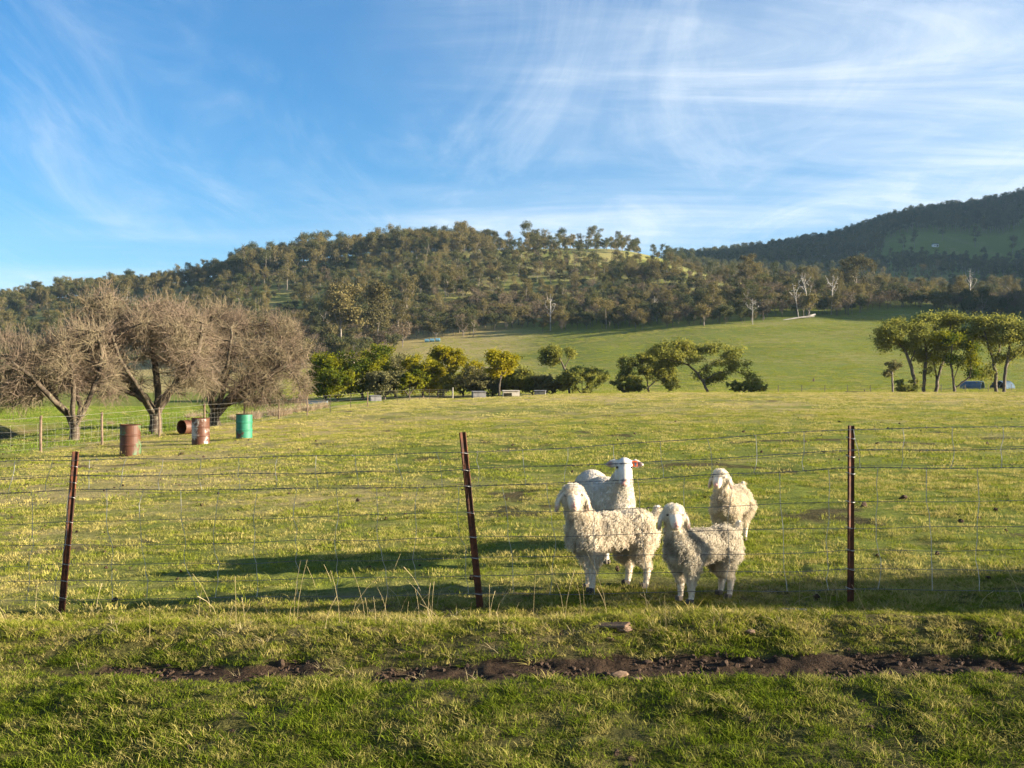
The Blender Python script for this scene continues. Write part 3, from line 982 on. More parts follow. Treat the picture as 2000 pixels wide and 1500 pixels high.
def forest_candidates():
    rng = np.random.default_rng(77)
    out = []
    for y0, y1, sp in ((320, 540, 4.9), (540, 900, 6.8), (900, 1750, 10.5)):
        ys = np.arange(y0, y1, sp)
        for yy in ys:
            xs = np.arange(-0.57 * yy, 0.57 * yy, sp)
            X = xs + rng.uniform(-0.5, 0.5, len(xs)) * sp
            Y = yy + rng.uniform(-0.5, 0.5, len(xs)) * sp
            out.append(np.stack([X, Y], -1))
    P = np.concatenate(out)
    X, Y = P[:, 0], P[:, 1]
    px = 1000 + 2000 * X / Y
    edge = np.interp(px, EDGE_PX, EDGE_Y) + (fbm(X / 25, Y / 25, 201, 2) - 0.5) * 26
    d = sstep(0, 10, Y - edge) * 0.95
    n = fbm(X / 45, Y / 45, 203, 3)
    # mid slope of the central hill: broken by clearings
    mid = (px < 1330) & (Y > 500)
    d = np.where(mid, d * (0.50 + 0.50 * sstep(0.40, 0.55, n)), d)
    # open grassy shoulder of the hill
    cl = sstep(960, 1010, px) * sstep(1340, 1300, px) * sstep(600, 640, Y) * sstep(900, 860, Y)
    d = d * (1 - cl * (0.92 - 0.75 * sstep(0.53, 0.60, fbm(X / 22, Y / 22, 207, 2))))
    cl2 = sstep(1330, 1360, px) * sstep(1480, 1440, px) * sstep(455, 470, Y) * sstep(560, 520, Y)
    d = d * (1 - 0.85 * cl2)
    cl3 = sstep(870, 900, px) * sstep(1010, 990, px) * sstep(690, 715, Y) * sstep(770, 750, Y)
    d = d * (1 - 0.8 * cl3)
    # ridge stays well wooded left of the shoulder
    ridge = sstep(740, 780, Y) * sstep(930, 860, Y) * sstep(1010, 960, px)
    d = np.maximum(d, ridge * 0.85)
    # behind the ridges nothing shows
    d = np.where((px < 1300) & (Y > 870), 0, d)
    d = np.where((px >= 1300) & (Y > 560) & (Y < 900), d * 0.25, d)
    cl4 = sstep(1690, 1740, px) * sstep(2400, 2300, px) * sstep(1035, 1060, Y) * sstep(1262, 1240, Y)
    d = d * (1 - 0.97 * cl4)
    d = np.where((px >= 1300) & (Y > 900), d * 0.95, d)
    keep = rng.uniform(0, 1, len(P)) < d
    X, Y, px = X[keep], Y[keep], px[keep]
    Z = H(X, Y)
    k = rng.uniform(0, 1, len(X))
    n = n[keep]
    pid = np.zeros(len(X), int)
    sc = rng.uniform(0.6, 1.1, len(X)) * np.where(rng.uniform(0, 1, len(X)) < 0.2, 1.35, 1.0)
    for i in range(len(X)):
        if Y[i] > 900:
            pid[i] = FARG[rng.integers(3)]
            sc[i] = rng.uniform(0.75, 1.15) * (0.7 if Y[i] < 1060 else 1.0)
        elif Y[i] > 700 and px[i] < 1300:
            if k[i] < (0.75 if px[i] < 960 else 0.5): pid[i] = GUMS[rng.integers(5)]; sc[i] *= 0.95 if px[i] < 960 else 0.72
            else: pid[i] = SCRUB[rng.integers(5)]
            if px[i] < 450: sc[i] *= 0.72
        elif Y[i] > 520:
            if k[i] < 0.30: pid[i] = GUMS[rng.integers(5)]; sc[i] *= 0.68
            elif k[i] < 0.85: pid[i] = SCRUB[rng.integers(5)]
            else: pid[i] = BROWN[rng.integers(3)]
        else:
            if k[i] < 0.06: pid[i] = GUMS[rng.integers(5)]; sc[i] *= 0.62
            elif k[i] < 0.68: pid[i] = SCRUB[rng.integers(5)]
            else: pid[i] = BROWN[rng.integers(3)]
            if px[i] > 1300 and Y[i] > 440: sc[i] *= 0.85
    rz = rng.uniform(0, 6.283, len(X))
    return X, Y, Z, px, pid, sc, rz


def scatter(name, pts, rot, scl, idx, protos, label=None, category=None):
    """one object of points that instances the given meshes (list of meshes); protos kept in an unlinked collection"""
    coll = bpy.data.collections.new(name + '_kinds')
    for i, me in enumerate(protos):
        o = bpy.data.objects.new('%s_kind_%02d' % (name, i), me)
        coll.objects.link(o)
    me = bpy.data.meshes.new(name)
    n = len(pts)
    me.vertices.add(n)
    me.vertices.foreach_set('co', np.asarray(pts, np.float32).ravel())
    a = me.attributes.new('rot', 'FLOAT_VECTOR', 'POINT'); a.data.foreach_set('vector', np.asarray(rot, np.float32).ravel())
    a = me.attributes.new('scl', 'FLOAT_VECTOR', 'POINT'); a.data.foreach_set('vector', np.asarray(scl, np.float32).ravel())
    a = me.attributes.new('idx', 'INT', 'POINT'); a.data.foreach_set('value', np.asarray(idx, np.int32))
    o = link(name, me)
    ng = bpy.data.node_groups.new(name, 'GeometryNodeTree')
    ng.interface.new_socket('Geometry', in_out='INPUT', socket_type='NodeSocketGeometry')
    ng.interface.new_socket('Geometry', in_out='OUTPUT', socket_type='NodeSocketGeometry')
    N = ng.nodes; L = ng.links
    gi = N.new('NodeGroupInput'); go = N.new('NodeGroupOutput')
    ip = N.new('GeometryNodeInstanceOnPoints')
    ci = N.new('GeometryNodeCollectionInfo')
    ci.inputs['Collection'].default_value = coll
    ci.inputs['Separate Children'].default_value = True
    ci.inputs['Reset Children'].default_value = True

    def na(nm, typ):
        q = N.new('GeometryNodeInputNamedAttribute'); q.data_type = typ
        q.inputs['Name'].default_value = nm
        return q.outputs['Attribute']
    e2r = N.new('FunctionNodeEulerToRotation')
    L.new(na('rot', 'FLOAT_VECTOR'), e2r.inputs[0])
    L.new(gi.outputs[0], ip.inputs['Points'])
    L.new(ci.outputs[0], ip.inputs['Instance'])
    ip.inputs['Pick Instance'].default_value = True
    L.new(na('idx', 'INT'), ip.inputs['Instance Index'])
    L.new(e2r.outputs[0], ip.inputs['Rotation'])
    L.new(na('scl', 'FLOAT_VECTOR'), ip.inputs['Scale'])
    L.new(ip.outputs[0], go.inputs[0])
    mod = o.modifiers.new('scatter', 'NODES')
    mod.node_group = ng
    tag(o, label, category, kind='stuff')
    return o


def join_meshes(name, meshes):
    Vs, Fs, mi, mats = [], [], [], []
    off = 0
    for me in meshes:
        v = np.zeros(len(me.vertices) * 3, np.float32); me.vertices.foreach_get('co', v)
        f = np.zeros(len(me.loops), np.int32); me.loops.foreach_get('vertex_index', f)
        Vs.append(v.reshape(-1, 3)); Fs.append(f.reshape(-1, 4) + off); off += len(me.vertices)
        mi.append(np.full(len(me.polygons), len(mats), np.int32)); mats.append(me.materials[0])
    out = np_mesh(name, np.concatenate(Vs), np.concatenate(Fs), mats=mats)
    out.polygons.foreach_set('material_index', np.concatenate(mi))
    return out


# gums that stand out, each with its own place (px, Y, height scale, proto, label)
SPECIAL = [
    (668, 372, 1.50, 16, 'tallest golden gum at the foot of the hill left of centre'),
    (735, 376, 1.38, 17, 'big broad gum just right of the tallest golden gum'),
    (795, 470, 1.15, 2, 'mid-height gum up the slope right of the big golden pair'),
    (560, 640, 1.25, 1, 'pale upright gum against the dark plantation on the left skyline'),
    (1275, 790, 0.55, 3, 'lone small gum on the bare skyline shoulder right of centre'),
    (1028, 770, 1.25, 3, 'tallest gum on the central skyline beside the grassy shoulder'),
    (1090, 705, 0.95, 4, 'round gum alone on the open grassy shoulder'),
    (1465, 520, 0.95, 17, 'orange-lit gum standing above the knoll at the gap between hills'),
    (1672, 470, 1.15, 18, 'large dense gum crowning the knoll below the right-hand hill'),
    (1700, 478, 1.05, 1, 'second large gum touching the dense one on the knoll'),
]
BIG = [(*gum_proto(480, 18, GUM_A, 1.15, n=4200, leaf=0.34), 18, 'gum'), (*gum_proto(481, 18, GUM_A, 1.25, n=4200, leaf=0.34), 18, 'gum'), (*gum_proto(482, 18, GUM_A, 1.5, n=3800, leaf=0.36), 18, 'gum')]
PROTO_ALL = PROTO + BIG
for px, Y, s, pi, lab in SPECIAL:
    x, y, z = at(px, Y)
    tree_thing('gum_tree', lab, (x, y, z), PROTO_ALL[pi][0], PROTO_ALL[pi][1], rz=px * 0.7, scale=(s, s, s), group='outstanding gum trees')

# white dead gums
DEAD = [
    (1470, 354, 582, 632, 1.0, 'white dead gum with many crooked limbs, leftmost at the wood edge', 7),
    (1560, 372, 552, 622, 0.6, 'leaning white dead gum trunk at the wood edge, left of the close pair', 8),
    (1582, 374, 530, 616, 0.6, 'taller slender white dead gum beside the leaning one', 9),
    (1624, 378, 535, 612, 0.7, 'straight white dead gum standing alone above the fallen log', 10),
    (1895, 450, 522, 598, 0.6, 'forked grey-white dead gum breaking the wood outline at far right', 11),
    (1075, 396, 572, 640, 0.6, 'small white dead gum in the dark wood below the centre of the hill', 12),
    (1282, 400, 578, 632, 0.5, 'thin pale dead gum inside the dark wood right of centre', 13),
]
for px, Y, ty, by, spread, lab, sd in DEAD:
    s = Y / 2000.0
    x, y, z = at(px, Y)
    h = CAMZ + (755 - ty) * s - z
    rng = np.random.default_rng(sd)
    lean = 0.18 if 'leaning' in lab else rng.normal(0, 0.04)
    w = h * 0.2 * spread + 0.6
    limbs = [[(0, 0, -0.3), (-lean * h * 0.3, 0, h * 0.3), (-lean * h * 0.6, 0, h * 0.6), (-lean * h, 0, h * 0.98)]]
    for q in range(5):
        zz = h * rng.uniform(0.4, 0.75); a = rng.uniform(0, 6.28)
        limbs.append([(-lean * zz, 0, zz), (-lean * zz + math.cos(a) * w * 0.6, math.sin(a) * w * 0.6, zz + h * 0.10), (-lean * zz + math.cos(a) * w, math.sin(a) * w, zz + h * rng.uniform(0.16, 0.28))])
    blobs = [((-lean * h * 0.7, 0, h * 0.75), (w, w, h * 0.22), 1)]
    tr, _, _ = make_tree_meshes('dead_gum', sd, limbs, blobs, 45, h * 0.05, 0, 0, BARK_DEAD, None, 0.015 * h, r_tip=0.06, di=h * 0.2, dk=h * 0.05, sides=5, iters=30)
    o = empty('dead_gum', (x, y, z))
    tag(o, lab, 'dead tree', 'white dead gums at the wood edge')
    link('trunk', tr, o)


ZONES = ((420, 'above the leafless trees'), (640, 'left of the tallest gum'), (860, 'around the golden gum pair'), (1060, 'in the centre'),
         (1300, 'under the grassy shoulder'), (1530, 'near the orange-lit gum'), (1760, 'near the dead gums'), (9999, 'towards the right edge'))


def build_forest():
    X, Y, Z, px, pid, sc, rz = forest_candidates()
    h = np.array([PROTO[i][2] for i in pid]) * sc
    py_b = 755 - (Z - CAMZ) / Y * 2000
    ph = h / Y * 2000
    pw = ph * np.where(np.isin(pid, GUMS + FARG), 0.42, 0.8)
    order = np.argsort(Y)
    buf = np.zeros((200, 500), bool)
    vis = np.zeros(len(X))
    # ground in front hides what lies below it: sampled from the terrain
    for i in order:
        x0, x1 = int((px[i] - pw[i] / 2) / 4), int((px[i] + pw[i] / 2) / 4) + 1
        y0, y1 = int((py_b[i] - ph[i]) / 4), int(py_b[i] / 4) + 1
        x0, x1 = max(x0, 0), min(x1, 500); y0, y1 = max(y0, 0), min(y1, 200)
        if x1 <= x0 or y1 <= y0: continue
        blk = buf[y0:y1, x0:x1]
        vis[i] = (~blk).sum()
        f = y0 + int((y1 - y0) * 0.12)
        buf[f:y1, x0:x1] = True
    # bare trees and the row in front cover the low left
    hidden = (py_b > 650) & (px < 620)
    vis[hidden] *= 0.2
    rank = np.argsort(-vis)
    chosen = rank[:300]
    names = {'gum': 'gum_tree', 'scrub': 'scrub_tree', 'brown': 'scrub_tree', 'fargum': 'gum_tree'}
    for i in chosen:
        tr, cr, hh, kd = PROTO[pid[i]]
        zone = next(z for lim, z in ZONES if px[i] < lim)
        look = {'gum': 'pale-trunked olive gum', 'scrub': 'bushy dark olive tree', 'brown': 'thin brown-grey scrub tree', 'fargum': 'tall dark gum'}[kd]
        if Y[i] > 900: where = 'on the far right-hand hill'; zone = 'below its skyline' if Y[i] < 1150 else 'along its wooded skyline'
        elif Y[i] > 700: where = 'in the central skyline wood'
        elif Y[i] > 520: where = 'on the mid slope'
        else: where = 'in the wood above the far field'
        lab = look + ' ' + where + ', ' + zone
        grp = look + 's ' + where + ', ' + zone
        tree_thing(names[kd], lab, (float(X[i]), float(Y[i]), float(Z[i])), tr, cr, float(rz[i]), grp, scale=(float(sc[i]),) * 3)
    rest = np.setdiff1d(np.arange(len(X)), chosen)
    joined = [join_meshes('wood_tree', p[:2]) for p in PROTO]
    print('forest', len(X), 'rest', len(rest))
    for nm, sel, lab in (('forest', rest[Y[rest] < 900], 'olive and brown eucalypt wood covering the central hill'),
                         ('forest', rest[Y[rest] >= 900], 'dark hazy eucalypt forest covering the far right-hand hill')):
        P = np.stack([X[sel], Y[sel], Z[sel]], -1)
        R = np.stack([0 * rz[sel], 0 * rz[sel], rz[sel]], -1)
        S = np.repeat(sc[sel][:, None], 3, 1)
        scatter(nm, P, R, S, pid[sel], joined, lab, 'forest')


build_forest()

# air: pale haze round the whole scene
hb = 4600.0
hv = np.array([(-hb, -hb, -60), (hb, -hb, -60), (hb, hb, -60), (-hb, hb, -60), (-hb, -hb, 440), (hb, -hb, 440), (hb, hb, 440), (-hb, hb, 440)], float)
hf = [(0, 3, 2, 1), (4, 5, 6, 7), (0, 1, 5, 4), (1, 2, 6, 5), (2, 3, 7, 6), (3, 0, 4, 7)]
hm, ht = new_mat('haze')
kk = NT(ht)
pv = kk.n('ShaderNodeVolumePrincipled', {'Color': (0.42, 0.68, 1.0, 1), 'Density': 0.00005, 'Anisotropy': 0.2})
ho = kk.n('ShaderNodeOutputMaterial')
ht.links.new(pv.outputs[0], ho.inputs['Volume'])
haze = link('haze', np_mesh('haze', hv, hf, mats=[hm]))
tag(haze, 'thin blue haze over the far hills', 'haze', kind='stuff')


# ------------------------------------------------------------------ small mesh builders
class MB:
    """collects boxes, bars, tubes and lathes into one mesh"""

    def __init__(self):
        self.bm = bmesh.new()

    def box(self, c, s, rot=None, bevel=0.0):
        m = Matrix.Translation(c) @ (rot.to_4x4() if rot is not None else Matrix.Identity(4)) @ Matrix.Diagonal((s[0], s[1], s[2], 1))
        r = bmesh.ops.create_cube(self.bm, size=1.0, matrix=m)
        if bevel:
            es = list({e for v in r['verts'] for e in v.link_edges})
            bmesh.ops.bevel(self.bm, geom=es, offset=bevel, segments=1, affect='EDGES')
        return self

    def tube(self, pts, rad, sides=6, cap=True):
        pts = [Vector(p) for p in pts]
        n = len(pts)
        rads = rad if isinstance(rad, (list, tuple)) else [rad] * n
        rings = []
        a = None
        for i, p in enumerate(pts):
            d = (pts[min(i + 1, n - 1)] - pts[max(i - 1, 0)]).normalized()
            if a is None:
                a = d.orthogonal().normalized()
            else:
                a = (a - d * a.dot(d)).normalized()
            b = d.cross(a)
            rings.append([self.bm.verts.new(p + (a * math.cos(t) + b * math.sin(t)) * rads[i]) for t in [2 * math.pi * k / sides for k in range(sides)]])
        for i in range(n - 1):
            for k in range(sides):
                self.bm.faces.new((rings[i][k], rings[i][(k + 1) % sides], rings[i + 1][(k + 1) % sides], rings[i + 1][k]))
        if cap and sides > 2:
            self.bm.faces.new(rings[0][::-1]); self.bm.faces.new(rings[-1])
        return self

    def lathe(self, prof, sides=28, close=False):
        rings = []
        for r, z in prof:
            rings.append([self.bm.verts.new((r * math.cos(t), r * math.sin(t), z)) for t in [2 * math.pi * k / sides for k in range(sides)]])
        for i in range(len(rings) - 1):
            for k in range(sides):
                self.bm.faces.new((rings[i][k], rings[i][(k + 1) % sides], rings[i + 1][(k + 1) % sides], rings[i + 1][k]))
        if close:
            self.bm.faces.new(rings[0][::-1]); self.bm.faces.new(rings[-1])
        return self

    def prism(self, outline, z0, z1):
        lo = [self.bm.verts.new((x, y, z0)) for x, y in outline]
        hi = [self.bm.verts.new((x, y, z1)) for x, y in outline]
        n = len(outline)
        for k in range(n):
            self.bm.faces.new((lo[k], lo[(k + 1) % n], hi[(k + 1) % n], hi[k]))
        self.bm.faces.new(lo[::-1]); self.bm.faces.new(hi)
        return self

    def mesh(self, name, mat, smooth=False):
        bmesh.ops.recalc_face_normals(self.bm, faces=self.bm.faces)
        me = bpy.data.meshes.new(name)
        self.bm.to_mesh(me)
        self.bm.free()
        me.materials.append(mat)
        if smooth:
            me.polygons.foreach_set('use_smooth', np.ones(len(me.polygons), bool))
        return me

    def build(self, name, mat, parent=None, smooth=False):
        return link(name, self.mesh(name, mat, smooth), parent)


# ------------------------------------------------------------------ near fence
RUST = simple_mat('rusty_steel', (0.030, 0.012, 0.007), (0.11, 0.036, 0.014), 9.0, 0.8, bump=0.002, c3=(0.03, 0.014, 0.009))
WIRE = simple_mat('weathered_wire', (0.07, 0.072, 0.076), (0.13, 0.13, 0.132), 5.0, 0.55, metallic=0.3)
WIRE_PALE = simple_mat('galvanised_wire', (0.26, 0.255, 0.235), (0.40, 0.39, 0.36), 5.0, 0.5, metallic=0.2)
TIMBER_POST = simple_mat('fence_timber', (0.09, 0.062, 0.042), (0.18, 0.13, 0.09), 6.0, 0.9, bump=0.003)
STEEL_POST = simple_mat('dark_picket', (0.035, 0.030, 0.028), (0.09, 0.07, 0.055), 6.0, 0.8)

BOARD_PALE_POST = simple_mat('bleached_post', (0.16, 0.15, 0.13), (0.26, 0.245, 0.21), 2.0, 0.9)
FA = np.array([-3.34, 7.60]); FB = np.array([2.21, 6.70])      # left and right picket feet
FD = (FB - FA) / np.linalg.norm(FB - FA)


def fpt(t):
    p = FA + FD * t
    return p[0], p[1], hz(p[0], p[1])


def build_near_fence():
    L = float(np.linalg.norm(FB - FA))
    x, y, z = fpt(L * 0.5)
    root = empty('wire_fence', (0, 0, 0))
    tag(root, 'rusty star-picket fence with sagging barbed and mesh wire in front of the goats', 'fence')
    t_mid = 3.16
    spec = [(-3.0, 0.0, 1.18, 0.0), (0.0, 0.095, 1.20, 0.02), (t_mid, -0.10, 1.235, 0.0), (L, 0.004, 1.17, 0.0), (L + 3.1, 0.03, 1.18, 0)]
    tops = {}
    for i, (t, lean, h, ly) in enumerate(spec):
        x, y, z = fpt(t)
        # Y-section star picket
        a = 0.025; w = 0.006
        pts = []
        for k in range(3):
            th = math.radians(90 + 120 * k + 12)
            dx, dy = math.cos(th), math.sin(th)
            nx, ny = -dy, dx
            pts += [(dx * 0.006 - nx * w * 1.6, dy * 0.006 - ny * w * 1.6) if 0 else (dx * a - nx * w, dy * a - ny * w), (dx * a + nx * w, dy * a + ny * w)]
            th2 = th + math.radians(60)
            pts.append((math.cos(th2) * w * 1.5, math.sin(th2) * w * 1.5))
        m = MB().prism(pts, -0.30, h)
        o = m.build('picket', RUST, root)
        o.location = (x, y, z)
        o.rotation_euler = (ly, lean, 0)
        for hh in (1.09, 0.97, 0.86, 0.675, 0.505, 0.36, 0.235, 0.11):
            if hh < h - 0.03:
                lp = [(0.029 * math.cos(q), 0.029 * math.sin(q), hh + 0.006 * math.sin(q * 1.5 + i)) for q in np.linspace(0, 6.0, 11)]
                MB().tube(lp, 0.0022, 4, False).build('wire_tie', WIRE_PALE, o)
        tops[i] = lean
    ts = np.linspace(-3.0, L + 3.1, 160)

    def lean_at(t):
        return np.interp(t, [s[0] for s in spec], [s[1] for s in spec])

    heights = [1.10, 0.985, 0.875, 0.675, 0.505, 0.358, 0.236, 0.107]
    hp = {0: (1.16, 1.14, 1.088, 1.150, 1.15), 1: (1.02, 1.02, 0.967, 1.015, 1.0), 2: (0.91, 0.915, 0.857, 0.895, 0.89)}
    zg = H(*(FA[:, None] + FD[:, None] * ts[None]))
    zg = np.convolve(np.pad(zg, 12, mode='edge'), np.ones(25) / 25, 'valid')
    rng = np.random.default_rng(5)
    curves = {}
    for i, h in enumerate(heights):
        hh = np.interp(ts, [s[0] for s in spec], hp[i]) if i in hp else np.full(len(ts), h)
        span = np.abs(np.sin(np.pi * np.interp(ts, [s[0] for s in spec], [0, 1, 2, 3, 4])))
        hh = hh - span * (0.010 if i < 3 else 0.006) + (vnoise(ts * 2.1, ts * 0 + i, 90 + i) - 0.5) * (0.014 if i < 3 else 0.02)
        curves[i] = hh
        off = lean_at(ts) * hh
        P = [(FA[0] + FD[0] * (t + o), FA[1] + FD[1] * (t + o) - 0.028, z + q) for t, o, z, q in zip(ts, off, zg, hh)]
        m = MB()
        if i < 3:
            # two-strand twist with barbs
            tt = np.linspace(ts[0], ts[-1], 420)
            PP = np.array([np.interp(tt, ts, [p[k] for p in P]) for k in range(3)]).T
            for ph in (0, math.pi):
                q = [(p[0], p[1] + 0.0022 * math.cos(t * 55 + ph), p[2] + 0.0022 * math.sin(t * 55 + ph)) for p, t in zip(PP, tt)]
                m.tube(q, 0.0017, 3, False)
            for t in np.arange(ts[0] + 0.05, ts[-1], 0.105):
                c = np.array([np.interp(t, ts, [p[k] for p in P]) for k in range(3)])
                for s in (0, 1):
                    d = rng.normal(0, 1, 3); d /= np.linalg.norm(d)
                    m.tube([c - d * 0.011, c + d * 0.011], 0.0016, 3, False)
            m.build('barbed_wire', WIRE, root)
        else:
            m.tube(P, 0.0024, 4, False)
            m.build('wire', WIRE, root)
    if True:   # slack second strands near the middle rows
        for i, dz in ((1, 0.022), (2, 0.028)):
            hh = curves[i] + dz * np.cos(ts * 1.7 + i) * 0.7
            off = lean_at(ts) * hh
            P = [(FA[0] + FD[0] * (t + o), FA[1] + FD[1] * (t + o) - 0.033, z + q) for t, o, z, q in zip(ts, off, zg, hh)]
            MB().tube(P, 0.0016, 4, False).build('wire', WIRE, root)

    def stay(t, i0, i1, kinks, name='stay'):
        rows = [i for i in range(i0, i1 + 1)]
        P = []
        sh = 0.0
        for r_i, i in enumerate(rows):
            hh = float(np.interp(t, ts, curves[i])); z = float(np.interp(t, ts, zg))
            o = lean_at(t) * hh * 0.6
            sh += rng.normal(0, 0.014 * kinks)
            if i == i0: sh = 0
            P.append((FA[0] + FD[0] * (t + o + sh), FA[1] + FD[1] * (t + o + sh) - 0.030 + rng.normal(0, 0.004), z + hh))
        Q = [P[0]]
        for a, b in zip(P[:-1], P[1:]):
            mid = [(a[k] + b[k]) / 2 + (rng.normal(0, 0.006 * kinks) if k < 2 else 0) for k in range(3)]
            Q += [mid, b]
        MB().tube(Q, 0.0023, 4, False).build(name, WIRE_PALE, root)
    for t in np.arange(-2.85, L + 3.0, 0.303):
        stay(t, 0, 2, 1.0)
    for t in np.arange(-2.70, L + 3.0, 0.303):
        stay(t, 2, 7, 0.9 + 0.9 * (t > 0 and t < 3.3))


build_near_fence()


# ------------------------------------------------------------------ inner fence running away up the paddock
def build_inner_fence():
    root = empty('wire_fence', (0, 0, 0))
    tag(root, 'timber-post wire fence running away uphill past the drums and leafless trees', 'fence')
    pxs = [(-55, 32.0, 0), (80, 33.2, 0), (200, 36.5, 0), (311, 41.0, 0), (400, 46.5, 0), (477, 51.5, 0), (545, 57.0, 0), (600, 63.0, 0), (645, 69.0, 1), (685, 76.0, 1), (718, 82.5, 0), (750, 89.5, 1), (776, 95.5, 1), (799, 101.5, 1), (820, 107.0, 1), (839, 112.0, 1), (856, 116.5, 1), (871, 120.0, 1), (884, 123.0, 2)]
    feet = []
    for px, Y, k in pxs:
        x, y, z = at(px, Y)
        feet.append((x, y, z))
        h = 1.18 if k < 2 else 1.5
        r = (0.045, 0.028, 0.09)[k]
        rng = random.Random(px)
        MBo = MB().tube([(0, 0, -0.3), (rng.uniform(-0.02, 0.02), 0, h * 0.5), (rng.uniform(-0.03, 0.03), 0, h)], [r * 1.05, r, r * 0.95], 7 if k != 1 else 4)
        o = MBo.build('post', (TIMBER_POST, STEEL_POST, BOARD_PALE_POST)[k], root)
        o.location = (x, y, z)
    for hgt in (1.13, 0.92, 0.72, 0.52, 0.32, 0.12):
        P = []
        for (a, b) in zip(feet[:-1], feet[1:]):
            for q in (0.0, 0.5):
                P.append((a[0] + (b[0] - a[0]) * q, a[1] + (b[1] - a[1]) * q, a[2] + (b[2] - a[2]) * q + hgt - (0.03 if q else 0)))
        P.append((feet[-1][0], feet[-1][1], feet[-1][2] + hgt))
        MB().tube(P, 0.0042 if hgt > 1 else 0.0024, 3, False).build('wire', WIRE_PALE, root)
    # mesh stays on the near spans
    for a, b in zip(feet[:7], feet[1:7]):
        a = np.array(a); b = np.array(b)
        L = np.linalg.norm(b - a)
        for t in np.arange(0.3, L, 0.4):
            p = a + (b - a) * t / L
            MB().tube([(p[0], p[1], p[2] + 0.12), (p[0] + 0.02, p[1], p[2] + 0.6), (p[0], p[1], p[2] + 0.92)], 0.0018, 3, False).build('stay', WIRE_PALE, root)


build_inner_fence()

# distant fence posts below the far field
root = empty('wire_fence')
tag(root, 'faint low post-and-wire fence beyond the crest in front of the far field', 'fence')
P = []
for px in (1445, 1482, 1520, 1566, 1611, 1655, 1700, 1745, 1790, 1838, 1885, 1930, 1975, 2020):
    x, y, z = at(px, 152)
    MB().tube([(0, 0, -0.3), (0, 0, 1.15)], 0.05, 5).build('post', STEEL_POST, root).location = (x, y, z)
    P.append((x, y, z + 1.05))
MB().tube(P, 0.012, 3, False).build('wire', WIRE, root)
MB().tube([(p[0], p[1], p[2] - 0.45) for p in P], 0.012, 3, False).build('wire', WIRE, root)

# rail frame on the crest
x0, y0, z0 = at(1652, 116); x1, y1, z1 = at(1696, 116)
o = empty('rail_frame', (x0, y0, z0)); tag(o, 'low dark timber rail on short posts at the paddock crest', 'rail')
zt = CAMZ - (765.5 - 755) / 2000 * 116
MB().box(((x1 - x0) / 2, 0, zt - z0), (x1 - x0 + 0.15, 0.10, 0.13), bevel=0.01).build('rail', STEEL_POST, o)
for xx in (0.0, (x1 - x0) * 0.83, x1 - x0):
    hh = zt - z0 - 0.07 + (0.35 if 0.1 < xx < x1 - x0 - 0.1 else 0)
    MB().box((xx, 0.012 if hh > zt - z0 else 0, hh / 2 - 0.15), (0.12, 0.09, hh + 0.3), bevel=0.01).build('post', STEEL_POST, o)


# ------------------------------------------------------------------ drums
def drum_mat(name, paint, rust_lo, rust_hi, hue2=None, scale=2.6, seed=0.0):
    m, t = new_mat(name)
    k = NT(t)
    tcn = k.n('ShaderNodeTexCoord')
    mp = k.n('ShaderNodeMapping', {'Location': (seed, seed * 2.1, seed * 0.7), 'Scale': (1, 1, 0.8)})
    t.links.new(tcn.outputs['Object'], mp.inputs[0])
    v = mp.outputs[0]
    f = k.rng(k.noise(v, scale, 8, 0.62, 0.3), rust_lo, rust_hi)
    rust = k.mix(k.noise(v, 9, 6, 0.7), (0.040, 0.016, 0.010), (0.110, 0.042, 0.021))
    p = k.mix(k.rng(k.noise(v, 5, 5), 0.35, 0.7), paint, hue2 or tuple(c * 0.7 for c in paint))
    c = k.mix(f, p, rust)
    b = k.n('ShaderNodeBsdfPrincipled', {'Base Color': c, 'Roughness': 0.55, 'Specular IOR Level': 0.35})
    k.out(b.outputs[0])
    return m


RUST_DARK = simple_mat('rust_inside', (0.03, 0.013, 0.009), (0.075, 0.030, 0.018), 4, 0.9)


def drum(label, px, Y, mat, height=0.88, lying=None, rz=0.0):
    x, y, z = at(px, Y)
    o = empty('drum', (x, y, z), rz)
    tag(o, label, 'drum', 'steel drums by the inner fence')
    r = 0.285
    prof = [(r, 0.012)]
    for zc in (0.30, 0.58):
        prof += [(r, zc - 0.03), (r + 0.012, zc - 0.012), (r + 0.012, zc + 0.012), (r, zc + 0.03)]
    prof += [(r, height - 0.012), (r - 0.015, height - 0.012), (r - 0.015, 0.03), (0.0, 0.03)]
    m = MB().lathe([(r, 0.012 + (0.24 * q / 3)) for q in range(3)] + prof[1:], 36)
    rr = random.Random(px)
    dents = [(rr.uniform(0, 6.28), rr.uniform(0.1, 0.8), rr.uniform(0.06, 0.13)) for _ in range(5)]
    for v in m.bm.verts:
        a = math.atan2(v.co.y, v.co.x)
        k = 1.0
        for da, dz_, ds in dents:
            dd = ((math.atan2(math.sin(a - da), math.cos(a - da)) * r) ** 2 + (v.co.z - dz_) ** 2) / ds ** 2
            k -= 0.075 * math.exp(-dd)
        v.co.x *= k; v.co.y *= k
    body = m.build('body', mat, o, False)
    for zc in (0.012, height - 0.012):
        rim = MB().lathe([(r - 0.012, zc - 0.011), (r + 0.009, zc - 0.011), (r + 0.012, zc), (r + 0.009, zc + 0.011), (r - 0.012, zc + 0.011)], 32).build('rim', RUST, o)
    if lying is None:
        MB().lathe([(0.001, 0.0), (r - 0.016, 0.0), (r - 0.016, 0.006), (0.001, 0.006)], 32).build('lid', RUST_DARK, o).location = (0, 0, height - 0.055)
    if lying is not None:
        o.rotation_euler = Euler((math.radians(90), 0, lying), 'XYZ')
        o.location = (x, y, z + r + 0.01)
    return o


